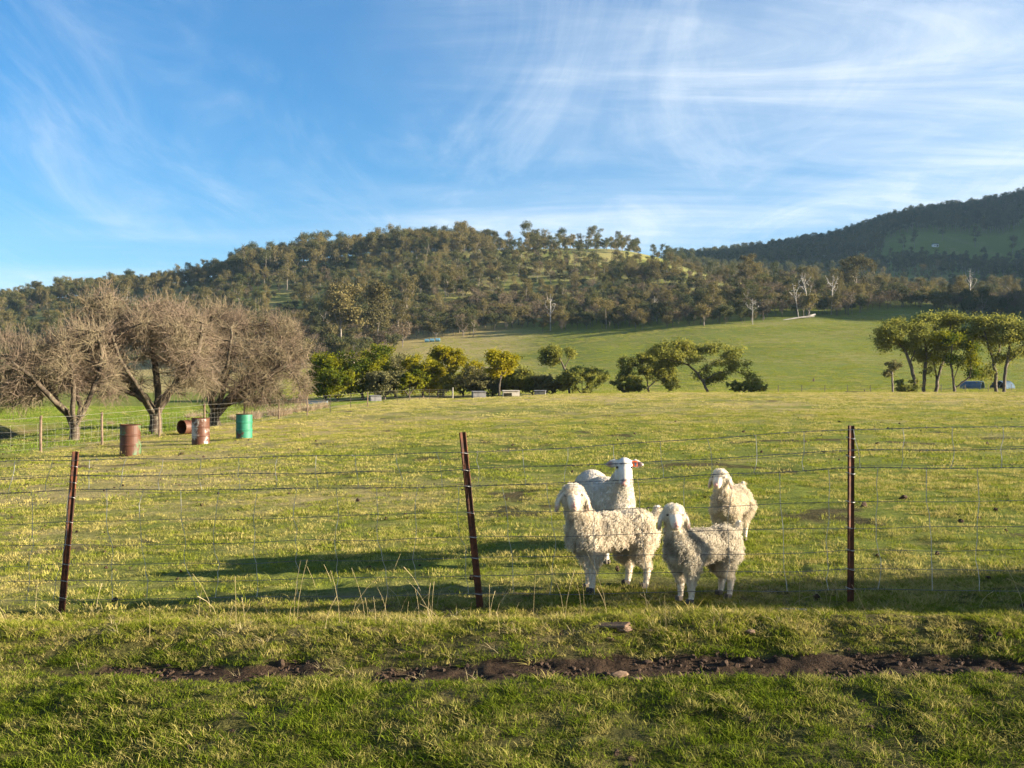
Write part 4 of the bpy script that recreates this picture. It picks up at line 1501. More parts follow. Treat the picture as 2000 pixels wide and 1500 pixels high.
drum('upright drum, rust-brown over flaking green, nearest and leftmost', 255, 29.0, drum_mat('drum_green_rust', (0.07, 0.13, 0.055), 0.42, 0.54, seed=1.3))
drum('upright drum, half rust and half white paint, second from the fence post', 392, 33.8, drum_mat('drum_white_rust', (0.38, 0.35, 0.31), 0.38, 0.45, hue2=(0.34, 0.31, 0.27), scale=1.9, seed=4.2), rz=2.2)
drum('upright bright green drum with a few rust scratches', 477, 36.6, drum_mat('drum_green', (0.016, 0.130, 0.075), 0.58, 0.68, hue2=(0.026, 0.17, 0.105), seed=7.7))
drum('open drum lying on its side behind the rust and white drum, dark mouth showing', 388, 42.3, drum_mat('drum_lying', (0.10, 0.05, 0.03), 0.3, 0.5, seed=9.0), lying=math.radians(-32))


# ------------------------------------------------------------------ shelters
TIN = simple_mat('galvanised_sheet', (0.055, 0.09, 0.13), (0.085, 0.125, 0.165), 1.2, 0.85, spec=0.1)  # base colour darkened and blued for the tree shade on the huts
BOARD = simple_mat('grey_boards', (0.10, 0.10, 0.105), (0.18, 0.175, 0.17), 2.0, 0.9)
BOARD_PALE = simple_mat('pale_boards', (0.30, 0.27, 0.22), (0.42, 0.38, 0.32), 2.0, 0.9)
DARKIN = simple_mat('dark_inside', (0.015, 0.015, 0.015), (0.03, 0.028, 0.025), 2.0, 0.95)


def shelter(label, px, Y, w, d, h, rz, mat, open_front=False, raise_y=0.0):
    x, y, z = at(px, Y)
    o = empty('timber_shelter', (x, y, z - 0.03 + raise_y), rz)
    tag(o, label, 'shelter', 'small timber stock shelters')
    nb = max(2, int(h / 0.18))
    bh = h / nb
    for k in range(nb):
        zc = bh * (k + 0.5)
        MB().box((0, d / 2, zc), (w, 0.03, bh * 0.94)).build('board', mat, o)
        for sx in (-1, 1):
            MB().box((sx * (w / 2 - 0.016), 0, zc), (0.03, d - 0.034, bh * 0.94)).build('board', mat, o)
        if not open_front or k >= nb - 1:
            MB().box((0, -d / 2, zc), (w, 0.03, bh * 0.94)).build('board', mat, o)
        elif open_front:
            MB().box((w * 0.26, -d / 2, zc), (w * 0.48, 0.03, bh * 0.94)).build('board', BOARD_PALE, o)
    MB().box((0, -0.03, h + 0.03), (w + 0.12, d + 0.2, 0.04), Euler((0.06, 0, 0)).to_matrix()).build('roof', mat if not open_front else BOARD_PALE, o)
    return o


shelter('dark blue-grey timber shelter box at the crest by the fence corner', 935, 107, 1.35, 1.0, 0.68, 0.22, BOARD)
shelter('pale timber shelter with a dark open front, between two dark boxes', 998, 110, 1.75, 1.0, 0.66, 0.12, BOARD_PALE, True)
shelter('low dark timber shelter half hidden by the crest, right of the pale one', 1055, 113, 1.2, 0.9, 0.55, -0.1, BOARD)
shelter('small grey shelter with a pale top in front of the broad dark tree', 733, 122, 1.3, 0.9, 0.62, 0.35, BOARD, raise_y=0.1)
# upturned tank section under the trees
x, y, z = at(619, 126)
o = empty('stock_trough', (x, y, z - 0.03), 0.05)
tag(o, 'long low blue-grey trough in the shade left of the small grey shelter', 'trough')
MB().box((0, 0, 0.22), (2.6, 0.8, 0.44), bevel=0.08).build('tank', TIN, o)
MB().box((0, 0, 0.45), (2.7, 0.9, 0.05), bevel=0.02).build('rim', BOARD, o)


def arc_hut(label, px, Y, length, rad, rz, open_left):
    x, y, z = at(px, Y)
    o = empty('half_round_hut', (x, y, z), rz)
    tag(o, label, 'hut', 'half-round iron stock huts')
    n = 22
    m = MB()
    nx = 34
    rings = []
    for i in range(nx + 1):
        xx = -length / 2 + length * i / nx
        rr = rad + (0.03 if i % 2 else 0)
        rings.append([(xx, -math.cos(math.pi * k / n) * rr, math.sin(math.pi * k / n) * rr) for k in range(n + 1)])
    vo = [[m.bm.verts.new(p) for p in r] for r in rings]
    vi = [[m.bm.verts.new((p[0], p[1] * 0.96, p[2] * 0.96)) for p in r] for r in rings]
    for i in range(nx):
        for k in range(n):
            m.bm.faces.new((vo[i][k], vo[i + 1][k], vo[i + 1][k + 1], vo[i][k + 1]))
            m.bm.faces.new((vi[i][k], vi[i][k + 1], vi[i + 1][k + 1], vi[i + 1][k]))
    for i in (0, nx):
        for k in range(n):
            m.bm.faces.new((vo[i][k], vo[i][k + 1], vi[i][k + 1], vi[i][k]))
    m.build('arched_sheet', TIN, o)
    # closed back wall
    xe = length / 2 - 0.15 if open_left else -length / 2 + 0.15
    m = MB()
    ring0 = [m.bm.verts.new((xe, -math.cos(math.pi * k / n) * rad * 0.95, math.sin(math.pi * k / n) * rad * 0.95)) for k in range(n + 1)]
    ring1 = [m.bm.verts.new((v.co.x + 0.05, v.co.y, v.co.z)) for v in ring0]
    m.bm.faces.new(ring0); m.bm.faces.new(ring1[::-1])
    for k in range(n):
        m.bm.faces.new((ring0[k], ring1[k], ring1[k + 1], ring0[k + 1]))
    m.build('back_wall', DARKIN, o)
    return o


arc_hut('half-round iron hut with its dark mouth to the right, behind the thick dark wattle', 1899, 176, 3.4, 1.45, math.radians(-38), False)
arc_hut('half-round iron hut with its dark mouth to the left, at the right edge', 1958, 178, 3.4, 1.40, math.radians(38), True)

# blue wrapped bales below the wood
BLUE = simple_mat('blue_wrap', (0.08, 0.19, 0.27), (0.13, 0.26, 0.35), 1.0, 0.5)
for i, (px, lab) in enumerate(((834, 'left one of three blue wrapped bales below the wood'), (844, 'middle one of three blue wrapped bales below the wood'), (855, 'right one of three blue wrapped bales below the wood'))):
    x, y, z = at(px, 388)
    o = MB().tube([(-0.85, 0, 0.65), (-0.8, 0, 0.65), (0.8, 0, 0.65), (0.85, 0, 0.65)], [0.55, 0.66, 0.66, 0.55], 16).build('wrapped_bale', BLUE)
    o.location = (x, y, z - 0.02)
    tag(o, lab, 'bale', 'blue wrapped bales')
# fallen pale log at the wood edge
for i, (a, b, lab) in enumerate((((1530, 364), (1590, 366), 'long pale fallen log at the wood edge below the dead gums'), ((1572, 366), (1592, 371), 'short pale fallen branch lying across the long log'))):
    p = at(*a); q = at(*b)
    o = MB().tube([p, ((p[0] + q[0]) / 2, (p[1] + q[1]) / 2, (p[2] + q[2]) / 2 + 0.5), (q[0], q[1], q[2] + 0.7)], [0.18, 0.30, 0.36], 7).build('fallen_log', BARK_DEAD)
    tag(o, lab, 'log', 'fallen logs')

# white farm building high on the far right-hand hill
WHITE = simple_mat('white_cladding', (0.70, 0.72, 0.74), (0.78, 0.79, 0.80), 0.3, 0.6)
x, y, z = at(1827, 1120)
o = empty('farm_shed', (x, y, z), 0.15)
tag(o, 'tiny white shed at the top of the clearing on the far hill', 'shed')
MB().box((0, 0, 1.3), (6.0, 4, 3.0)).build('wall', WHITE, o)
m = MB()
vs = [m.bm.verts.new(p) for p in ((-3.2, -2.3, 2.76), (3.2, -2.3, 2.76), (3.2, 2.3, 2.76), (-3.2, 2.3, 2.76), (-3.2, 0, 3.9), (3.2, 0, 3.9))]
for f in ((0, 1, 5, 4), (2, 3, 4, 5), (0, 4, 3), (1, 2, 5), (0, 3, 2, 1)):
    m.bm.faces.new([vs[i] for i in f])
m.build('roof', TIN, o)
MB().box((1.4, -2.02, 1.2), (2.4, 0.06, 2.4)).build('door', BOARD, o)
MB().box((-1.6, -2.02, 1.6), (1.4, 0.06, 1.0)).build('window', DARKIN, o)


# ------------------------------------------------------------------ animals
def blob_mesh(parts, voxel=0.010, smooth=6):
    """spheres, ellipsoids and tapered capsules fused into one continuous skin"""
    bm = bmesh.new()
    for p in parts:
        if p[0] == 'e':
            _, c, r, rot = p
            m = Matrix.Translation(c) @ (rot.to_4x4() if rot is not None else Matrix.Identity(4)) @ Matrix.Diagonal((r[0], r[1], r[2], 1))
            bmesh.ops.create_icosphere(bm, subdivisions=3, radius=1.0, matrix=m)
        else:
            _, pts = p
            for (a, ra), (b, rb) in zip(pts[:-1], pts[1:]):
                a = Vector(a); b = Vector(b)
                n = max(2, int((b - a).length / (min(ra, rb) * 0.35)) + 1)
                for k in range(n + 1):
                    t = k / n
                    bmesh.ops.create_icosphere(bm, subdivisions=2, radius=ra + (rb - ra) * t, matrix=Matrix.Translation(a.lerp(b, t)))
    me = bpy.data.meshes.new('tmp')
    bm.to_mesh(me); bm.free()
    o = bpy.data.objects.new('tmp', me)
    COL.objects.link(o)
    r = o.modifiers.new('r', 'REMESH'); r.mode = 'VOXEL'; r.voxel_size = voxel; r.adaptivity = 0
    s = o.modifiers.new('s', 'SMOOTH'); s.factor = 0.5; s.iterations = smooth
    bpy.context.view_layer.update()
    dg = bpy.context.evaluated_depsgraph_get()
    out = bpy.data.meshes.new_from_object(o.evaluated_get(dg))
    bpy.data.objects.remove(o); bpy.data.meshes.remove(me)
    out.polygons.foreach_set('use_smooth', np.ones(len(out.polygons), bool))
    return out


def surf_samples(me, n, rng):
    me.calc_loop_triangles()
    nt = len(me.loop_triangles)
    tri = np.zeros(nt * 3, np.int32); me.loop_triangles.foreach_get('vertices', tri); tri = tri.reshape(-1, 3)
    co = np.zeros(len(me.vertices) * 3, np.float32); me.vertices.foreach_get('co', co); co = co.reshape(-1, 3).astype(float)
    A, B, C = co[tri[:, 0]], co[tri[:, 1]], co[tri[:, 2]]
    cr = np.cross(B - A, C - A)
    ar = np.linalg.norm(cr, axis=1)
    i = rng.choice(nt, n, p=ar / ar.sum())
    u = rng.uniform(0, 1, n); v = rng.uniform(0, 1, n)
    f = u + v > 1; u[f] = 1 - u[f]; v[f] = 1 - v[f]
    P = A[i] + (B[i] - A[i]) * u[:, None] + (C[i] - A[i]) * v[:, None]
    N = cr[i] / (ar[i][:, None] + 1e-12)
    return P, N


def hair_object(name, strands, radii, mat, parent):
    """strands (n, k, 3), radii (n, k) -> one hair curves object"""
    n, k, _ = strands.shape
    hc = bpy.data.hair_curves.new(name)
    hc.add_curves([k] * n)
    hc.position_data.foreach_set('vector', strands.astype(np.float32).ravel())
    a = hc.attributes.get('radius') or hc.attributes.new('radius', 'FLOAT', 'POINT')
    a.data.foreach_set('value', radii.astype(np.float32).ravel())
    hc.materials.append(mat)
    return link(name, hc, parent)


def fleece_mat(name, c1, c2, dirty, dirt_amt=0.5):
    m, t = new_mat(name)
    k = NT(t)
    hi = k.n('ShaderNodeHairInfo')
    tcn = k.n('ShaderNodeTexCoord')
    nz = k.noise(tcn.outputs['Object'], 7.0, 4, 0.6)
    c = k.mix(hi.outputs['Random'], c1, c2)
    f = k.math('MULTIPLY', k.rng(nz, 0.42, 0.66), dirt_amt)
    c = k.mix(f, c, dirty)
    d = k.n('ShaderNodeBsdfDiffuse', {'Color': c})
    tr = k.n('ShaderNodeBsdfTranslucent', {'Color': c})
    mx = k.n('ShaderNodeMixShader', {0: 0.35, 1: d.outputs[0], 2: tr.outputs[0]})
    k.out(mx.outputs[0])
    return m


def skin_mat(name, base, pink):
    m, t = new_mat(name)
    k = NT(t)
    at_ = k.n('ShaderNodeAttribute', attribute_name='pink').outputs['Fac']
    nz = k.noise(k.n('ShaderNodeTexCoord').outputs['Object'], 25.0, 5)
    c = k.mix(k.rng(nz, 0.3, 0.7), base, tuple(q * 0.8 for q in base))
    c = k.mix(at_, c, pink)
    b = k.n('ShaderNodeBsdfPrincipled', {'Base Color': c, 'Roughness': 0.8, 'Specular IOR Level': 0.2,
                                          'Subsurface Weight': 0.0})
    k.out(b.outputs[0])
    return m


FLEECE_A = fleece_mat('fleece_cream', (0.58, 0.50, 0.38), (0.82, 0.76, 0.63), (0.27, 0.235, 0.18), 0.5)
FLEECE_H = fleece_mat('fleece_head', (0.66, 0.58, 0.46), (0.86, 0.81, 0.70), (0.50, 0.43, 0.33), 0.3)
FLEECE_B = fleece_mat('fleece_grey', (0.46, 0.41, 0.32), (0.72, 0.66, 0.54), (0.20, 0.175, 0.135), 0.7)
FLEECE_C = fleece_mat('fleece_third', (0.54, 0.46, 0.34), (0.78, 0.71, 0.57), (0.30, 0.26, 0.20), 0.45)
WOOL_S = fleece_mat('wool_short', (0.54, 0.49, 0.41), (0.70, 0.65, 0.56), (0.32, 0.285, 0.23), 0.45)
SKIN_G = skin_mat('goat_skin', (0.66, 0.59, 0.49), (0.48, 0.24, 0.20))
SKIN_S = skin_mat('sheep_skin', (0.60, 0.56, 0.50), (0.30, 0.17, 0.14))
EYE = simple_mat('eye', (0.015, 0.012, 0.01), (0.03, 0.02, 0.015), 3, 0.2, spec=0.6)
HOOF = simple_mat('hoof', (0.05, 0.04, 0.035), (0.12, 0.10, 0.08), 8, 0.7)
NOSE = simple_mat('nose', (0.52, 0.25, 0.20), (0.60, 0.33, 0.27), 12, 0.6)
TAG_O = simple_mat('tag_orange', (0.85, 0.14, 0.02), (0.90, 0.18, 0.03), 4, 0.45)
TAG_B = simple_mat('tag_mark', (0.12, 0.22, 0.28), (0.16, 0.26, 0.32), 4, 0.5)
TAG_Y = simple_mat('tag_yellow', (0.75, 0.60, 0.06), (0.80, 0.66, 0.10), 4, 0.45)


def animal(name, label, px, Y, heading, s, look_world, spec, fleece, skin, n_locks, lock_len, curl, thick, seed, group, category, ear_tag=None, dz=0.0):
    """spec(look, side, up) -> dict with parts list, eye points, nose point, hooves, head centre; all local, scaled by s"""
    x, y, z = at(px, Y)
    root = empty(name, (x, y, z + dz + 0.010), heading)
    tag(root, label, category, group)
    rng = np.random.default_rng(seed)
    lw = Vector(look_world).normalized()
    look = Matrix.Rotation(-heading, 3, 'Z') @ lw
    lh = Vector((look.x, look.y, 0)).normalized()
    side = Vector((-lh.y, lh.x, 0))          # the animal's left
    up = Vector((0, 0, 1))
    d = spec(lh, side, up)
    me = blob_mesh(d['parts'], 0.009 if s < 1.2 else 0.011, 5)
    co = np.zeros(len(me.vertices) * 3, np.float32); me.vertices.foreach_get('co', co); co = co.reshape(-1, 3)
    pk = np.zeros(len(co))
    for c, r in d['pink']:
        pk = np.maximum(pk, np.clip(1.4 - np.linalg.norm(co - np.array(c), axis=1) / r, 0, 1))
    a = me.attributes.new('pink', 'FLOAT', 'POINT'); a.data.foreach_set('value', pk.astype(np.float32))
    me.materials.append(skin)
    body = link('body', me, root)
    body.scale = (s, s, s)

    def sph(nm, c, r, mat, seg=2):
        bm = MB()
        bmesh.ops.create_icosphere(bm.bm, subdivisions=seg, radius=1.0, matrix=Matrix.Translation(Vector(c) * s) @ Matrix.Diagonal((r[0] * s, r[1] * s, r[2] * s, 1)))
        return bm.build(nm, mat, root, True)
    for e in d['eyes']:
        sph('eye', e, (0.0105,) * 3, EYE)
    sph('nose', d['nose'][0], d['nose'][1], NOSE)
    for c, yaw in d['hooves']:
        m = MB()
        for q in (-1, 1):
            m.box((c[0] * s + 0.012 * s * math.cos(yaw), c[1] * s + q * 0.0125 * s, 0.018 * s), (0.052 * s, 0.022 * s, 0.040 * s), Euler((0, 0, yaw)).to_matrix(), bevel=0.007 * s)
        m.build('hoof', HOOF, root)
    if ear_tag:
        c, mark = ear_tag(d)
        rot = Matrix((lh, side, up)).transposed()
        m = MB().box(Vector(c) * s, (0.008 * s, 0.040 * s, 0.046 * s), rot, bevel=0.002)
        tg = m.build('ear_tag', mark[0], root)
        if mark[1]:
            MB().box((Vector(c) + lh * 0.0055 + side * 0.006 - up * 0.004) * s, (0.003 * s, 0.018 * s, 0.024 * s), rot).build('tag_print', mark[1], tg)
    # fleece
    P, N = surf_samples(me, n_locks, rng)
    ln = np.array([d['length'](p, nn) for p, nn in zip(P, N)])
    keep = ln > 0.0
    P, N, ln = P[keep], N[keep], ln[keep]
    n = len(P)
    k = 12
    L = ln * lock_len * rng.uniform(0.65, 1.3, n)
    grav = np.array([0, 0, -1.0])
    strands = np.zeros((n, k, 3))
    t_a = np.cross(N, rng.normal(0, 1, (n, 3))); t_a /= np.linalg.norm(t_a, axis=1)[:, None] + 1e-9
    # neighbouring fibres share a direction, so they hang in locks
    cell = np.floor(P / 0.013).astype(int)
    hsh = (cell[:, 0] * 73856093) ^ (cell[:, 1] * 19349663) ^ (cell[:, 2] * 83492791)
    lockv = np.random.default_rng(9).normal(0, 0.34, (4096, 3))[np.abs(hsh) % 4096]
    lph = np.random.default_rng(10).uniform(0, 6.28, 4096)[np.abs(hsh) % 4096]
    d0 = N + rng.normal(0, 0.16, (n, 3)) + lockv * (1.0 if category == 'goat' else 0.15)
    pos = P - N * 0.004
    ph = lph + rng.normal(0, 0.5, n)
    turns = rng.uniform(1.8, 3.0, n)
    for q in range(k):
        tt = q / (k - 1)
        dd = d0 * (1 - tt * 0.75) + grav * (0.25 + 0.95 * tt) * d['droop']
        dd /= np.linalg.norm(dd, axis=1)[:, None] + 1e-9
        if q: pos = pos + dd * (L / (k - 1))[:, None]
        e1 = np.cross(dd, t_a); e1 /= np.linalg.norm(e1, axis=1)[:, None] + 1e-9
        e2 = np.cross(dd, e1)
        cr = (curl * np.minimum(1.0, tt * 3) * np.clip(ln, 0.4, 1))[:, None]
        ang = (ph + turns * 6.283 * tt)[:, None]
        strands[:, q] = pos + e1 * cr * np.cos(ang) + e2 * cr * np.sin(ang)
    strands[:, :, 2] = np.maximum(strands[:, :, 2], 0.012)
    tt = np.linspace(0, 1, k)
    rad = thick * rng.uniform(0.7, 1.3, n)[:, None] * (1 - 0.55 * tt)[None] * np.clip(ln, 0.45, 1)[:, None]
    if category == 'goat':
        hd = np.linalg.norm(P - np.array(d['head']), axis=1) < 0.135
        hair_object('forelock', strands[hd] * s, rad[hd] * s, FLEECE_H, root)
        hair_object('fleece', strands[~hd] * s, rad[~hd] * s, fleece, root)
    else:
        hair_object('fleece', strands * s, rad * s, fleece, root)
    return root


def goat_spec(leg_dx=(0.0, 0.03, -0.02, 0.04), head_off=(0, 0, 0), neck_turn=0.0, tail_side=0.0, fat=1.0):
    def spec(look, side, up):
        Hc = Vector((0.285, 0.0, 0.665)) + Vector(head_off) + look * 0.03
        pts = []
        pts.append(('e', (0.15, 0, 0.385), (0.150, 0.112 * fat, 0.135), None))
        pts.append(('e', (0.0, 0, 0.395), (0.21, 0.122 * fat, 0.125), None))
        pts.append(('e', (-0.20, 0, 0.405), (0.15, 0.112 * fat, 0.130), None))
        pts.append(('c', [((0.19, 0, 0.42), 0.105), ((0.245, 0, 0.53), 0.078), (tuple(Hc - look * 0.025 - up * 0.03), 0.058)]))
        rotm = Matrix((look, side, up)).transposed()
        # skull, brow, muzzle (sloping down and forward), jaw
        pts.append(('e', tuple(Hc), (0.080, 0.076, 0.080), rotm))
        m1 = Hc + look * 0.055 - up * 0.015
        m2 = Hc + look * 0.098 - up * 0.066
        pts.append(('c', [(tuple(m1), 0.052), (tuple(m2), 0.036)]))
        pts.append(('c', [(tuple(Hc + look * 0.02 - up * 0.05), 0.036), (tuple(m2 - up * 0.012 - look * 0.006), 0.025)]))
        pts.append(('e', tuple(Hc + up * 0.045 + look * 0.012), (0.058, 0.064, 0.042), rotm))
        ears = []
        for q in (-1, 1):
            o = side * q
            e0 = Hc + o * 0.060 + up * 0.018 - look * 0.008
            e1 = Hc + o * 0.100 - up * 0.030
            e2 = Hc + o * 0.112 - up * 0.088 + look * 0.006
            ears.append((e1, e2))
            # a long flat drooping ear: overlapping flattened ellipsoids
            for t in np.linspace(0, 1, 7):
                c = e0.lerp(e1, t * 2) if t < 0.5 else e1.lerp(e2, t * 2 - 1)
                w = 0.018 + 0.018 * math.sin(math.pi * min(1, t * 0.8 + 0.15))
                pts.append(('e', tuple(c), (w, 0.0115, 0.024), rotm))
        hooves = []
        legs = [(0.165 + leg_dx[0], 0.072, 1), (0.165 + leg_dx[1], -0.072, 1), (-0.235 + leg_dx[2], 0.075, 0), (-0.235 + leg_dx[3], -0.075, 0)]
        for lx, ly, front in legs:
            if front:
                pts.append(('c', [((0.165, ly, 0.32), 0.064), ((lx * 0.5 + 0.0825, ly, 0.215), 0.043), ((lx, ly, 0.135), 0.029), ((lx, ly, 0.050), 0.0215), ((lx + 0.006, ly, 0.025), 0.023)]))
            else:
                pts.append(('c', [((-0.21, ly, 0.35), 0.080), ((lx + 0.045, ly, 0.225), 0.050), ((lx - 0.018, ly, 0.155), 0.030), ((lx - 0.006, ly, 0.055), 0.0215), ((lx, ly, 0.025), 0.023)]))
            hooves.append(((lx + 0.004, ly, 0), 0.0))
        t0 = Vector((-0.335, 0, 0.475))
        pts.append(('c', [(tuple(t0), 0.026), (tuple(t0 + Vector((-0.045, tail_side, 0.035))), 0.024), (tuple(t0 + Vector((-0.055, tail_side * 1.2, 0.085))), 0.020)]))
        eyes = [tuple(Hc + look * 0.056 + side * (q * 0.056) + up * 0.008) for q in (-1, 1)]
        nose = m2 + look * 0.022 + up * 0.008
        Hn = np.array(Hc); lk = np.array(look)

        def length(p, nrm):
            v = p - Hn
            f = float(v @ lk)
            r = float(np.linalg.norm(v))
            if f > 0.066 and v[2] < 0.020 and r < 0.2:       # bare face
                return 0.12 if np.random.rand() < 0.5 else 0.0
            for a, b in ears:
                ab = np.array(b - a); ap = p - np.array(a)
                t = np.clip(ap @ ab / (ab @ ab), 0, 1)
                if np.linalg.norm(ap - ab * t) < 0.036: return 0.28 if np.random.rand() < 0.6 else 0.0
            if r < 0.115: return 0.46
            if p[2] < 0.045: return 0.0
            if p[2] < 0.14: return 0.16
            if p[2] < 0.20: return 0.34
            if p[2] < 0.26: return 0.55
            if p[0] < -0.345: return 0.5
            if p[0] > 0.19 and p[2] > 0.50: return 0.62
            if nrm[2] < -0.35: return 0.32
            return 1.0 if p[2] > 0.34 else 0.78
        return dict(parts=pts, eyes=eyes, nose=(tuple(nose), (0.018, 0.018, 0.013)), hooves=hooves, length=length, droop=1.0, head=tuple(Hc),
                    pink=[(tuple(nose), 0.030), (tuple(ears[0][1]), 0.03), (tuple(ears[1][1]), 0.03)], ears=ears)
    return spec


def sheep_spec():
    def spec(look, side, up):
        Hc = Vector((0.46, 0.0, 0.825))
        rotm = Matrix((look, side, up)).transposed()
        pts = [('e', (0.24, 0, 0.49), (0.20, 0.165, 0.20), None), ('e', (0.0, 0, 0.50), (0.30, 0.185, 0.20), None), ('e', (-0.30, 0, 0.54), (0.20, 0.165, 0.195), None),
               ('c', [((0.29, 0, 0.53), 0.150), ((0.37, 0, 0.66), 0.100), (tuple(Hc - look * 0.03 - up * 0.05), 0.068)])]
        pts.append(('e', tuple(Hc), (0.080, 0.066, 0.072), rotm))
        m1 = Hc + look * 0.050 - up * 0.045
        m2 = Hc + look * 0.100 - up * 0.135
        pts.append(('c', [(tuple(m1), 0.058), (tuple(m2), 0.040)]))
        pts.append(('c', [(tuple(Hc + look * 0.0 - up * 0.075), 0.045), (tuple(m2 - up * 0.018 - look * 0.012), 0.029)]))
        ears = []
        for q in (-1, 1):
            e0 = Hc + side * (q * 0.055) + up * 0.028 - look * 0.012
            e2 = Hc + side * (q * 0.140) + up * 0.012
            ears.append((e0, e2))
            for t in np.linspace(0, 1, 7):
                c = e0.lerp(e2, t)
                w = 0.016 + 0.024 * math.sin(math.pi * (t * 0.9 + 0.08))
                pts.append(('e', tuple(c), (0.011, 0.020, w), rotm))
        hooves = []
        for lx, ly, front in ((0.26, 0.09, 1), (0.28, -0.09, 1), (-0.33, 0.095, 0), (-0.30, -0.095, 0)):
            if front:
                pts.append(('c', [((0.25, ly, 0.40), 0.085), ((lx, ly, 0.24), 0.046), ((lx + 0.006, ly, 0.17), 0.034), ((lx, ly, 0.06), 0.024), ((lx + 0.008, ly, 0.03), 0.026)]))
            else:
                pts.append(('c', [((-0.31, ly, 0.45), 0.110), ((lx + 0.07, ly, 0.29), 0.060), ((lx - 0.03, ly, 0.205), 0.036), ((lx - 0.01, ly, 0.06), 0.025), ((lx, ly, 0.03), 0.026)]))
            hooves.append(((lx + 0.004, ly, 0), 0.0))
        pts.append(('c', [((-0.47, 0, 0.60), 0.035), ((-0.51, 0, 0.50), 0.028)]))
        eyes = [tuple(Hc + look * 0.045 + side * (q * 0.060) - up * 0.008) for q in (-1, 1)]
        nose = m2 + look * 0.032 + up * 0.002
        Hn = np.array(Hc)

        def length(p, nrm):
            v = p - Hn
            if np.linalg.norm(v) < 0.115 or (v[2] < 0.02 and np.linalg.norm(v) < 0.2 and float(v @ np.array(look)) > 0.02): return 0.0
            for a, b in ears:
                ab = np.array(b - a); ap = p - np.array(a)
                t = np.clip(ap @ ab / (ab @ ab), 0, 1)
                if np.linalg.norm(ap - ab * t) < 0.04: return 0.0
            if p[2] < 0.28: return 0.25 if np.random.rand() < 0.5 else 0.0
            return 1.0
        return dict(parts=pts, eyes=eyes, nose=(tuple(nose), (0.014, 0.026, 0.016)), hooves=hooves, length=length, droop=0.9,
                    pink=[(tuple(nose), 0.038), (tuple(ears[0][0].lerp(ears[0][1], 0.75) + look * 0.01), 0.026), (tuple(ears[1][0].lerp(ears[1][1], 0.75) + look * 0.01), 0.026)], ears=ears)
    return spec


np.random.seed(3)
G_AN = 'white goats behind the near fence'
animal('goat', 'largest shaggy cream angora goat broadside behind the fence, head turned to us', 1192, 7.50, math.radians(180 + 24), 1.03, (0.06, -1, 0),
       goat_spec((0.02, -0.03, -0.01, 0.05), head_off=(0.03, 0.02, 0.015)), FLEECE_A, SKIN_G, 26000, 0.066, 0.0075, 0.0020, 51, G_AN, 'goat')
animal('goat', 'smaller greyish curly goat in front of the third goat, tail up', 1370, 7.0, math.radians(180 + 32), 0.90, (0.04, -1, 0),
       goat_spec((0.0, -0.02, 0.02, -0.03), fat=1.02), FLEECE_B, SKIN_G, 26000, 0.058, 0.0080, 0.0019, 52, G_AN, 'goat',
       ear_tag=lambda d: (tuple(d['ears'][0][1] + Vector((0, 0, 0.012)) - Vector((0.0, 0.0, 0))), (TAG_Y, None)))
animal('goat', 'curly goat standing furthest right behind the smaller one, face turned left', 1428, 9.45, math.radians(180 + 60), 0.93, (-0.55, -0.85, 0),
       goat_spec((0.0, 0.02, 0.03, -0.02), tail_side=0.0), FLEECE_C, SKIN_G, 22000, 0.058, 0.0080, 0.0021, 53, G_AN, 'goat')
animal('sheep', 'smooth white sheep with orange ear tag standing behind the largest goat', 1180, 8.85, math.radians(-74), 1.0, (-0.10, -1, 0),
       sheep_spec(), WOOL_S, SKIN_S, 26000, 0.018, 0.002, 0.0016, 54, 'sheep behind the near fence', 'sheep',
       ear_tag=lambda d: (tuple(d['ears'][1][0].lerp(d['ears'][1][1], 0.55) + Vector((0.004, -0.02, 0))), (TAG_O, TAG_B)))

# a small dark wallaby far out on the field
WAL = simple_mat('wallaby_fur', (0.05, 0.035, 0.028), (0.10, 0.07, 0.05), 6, 0.9)
x, y, z = at(1589, 205)
me = blob_mesh([('e', (0, 0, 0.30), (0.20, 0.15, 0.24), None), ('c', [((0.05, 0, 0.45), 0.11), ((0.13, 0, 0.66), 0.07)]), ('e', (0.19, 0, 0.74), (0.11, 0.06, 0.07), None),
                ('e', (0.12, 0.04, 0.86), (0.02, 0.02, 0.07), None), ('e', (0.12, -0.04, 0.86), (0.02, 0.02, 0.07), None),
                ('c', [((-0.15, 0, 0.16), 0.07), ((-0.45, 0, 0.05), 0.04), ((-0.75, 0, 0.03), 0.025)]), ('c', [((0.0, 0.1, 0.12), 0.08), ((0.18, 0.1, 0.035), 0.035)]),
                ('c', [((0.0, -0.1, 0.12), 0.08), ((0.18, -0.1, 0.035), 0.035)]), ('c', [((0.12, 0.07, 0.48), 0.035), ((0.24, 0.06, 0.36), 0.025)])], 0.02, 3)
me.materials.append(WAL)
o = link('wallaby', me, None, (x, y, z - 0.01), math.radians(40))
tag(o, 'tiny dark wallaby sitting upright alone on the far green field', 'wallaby')


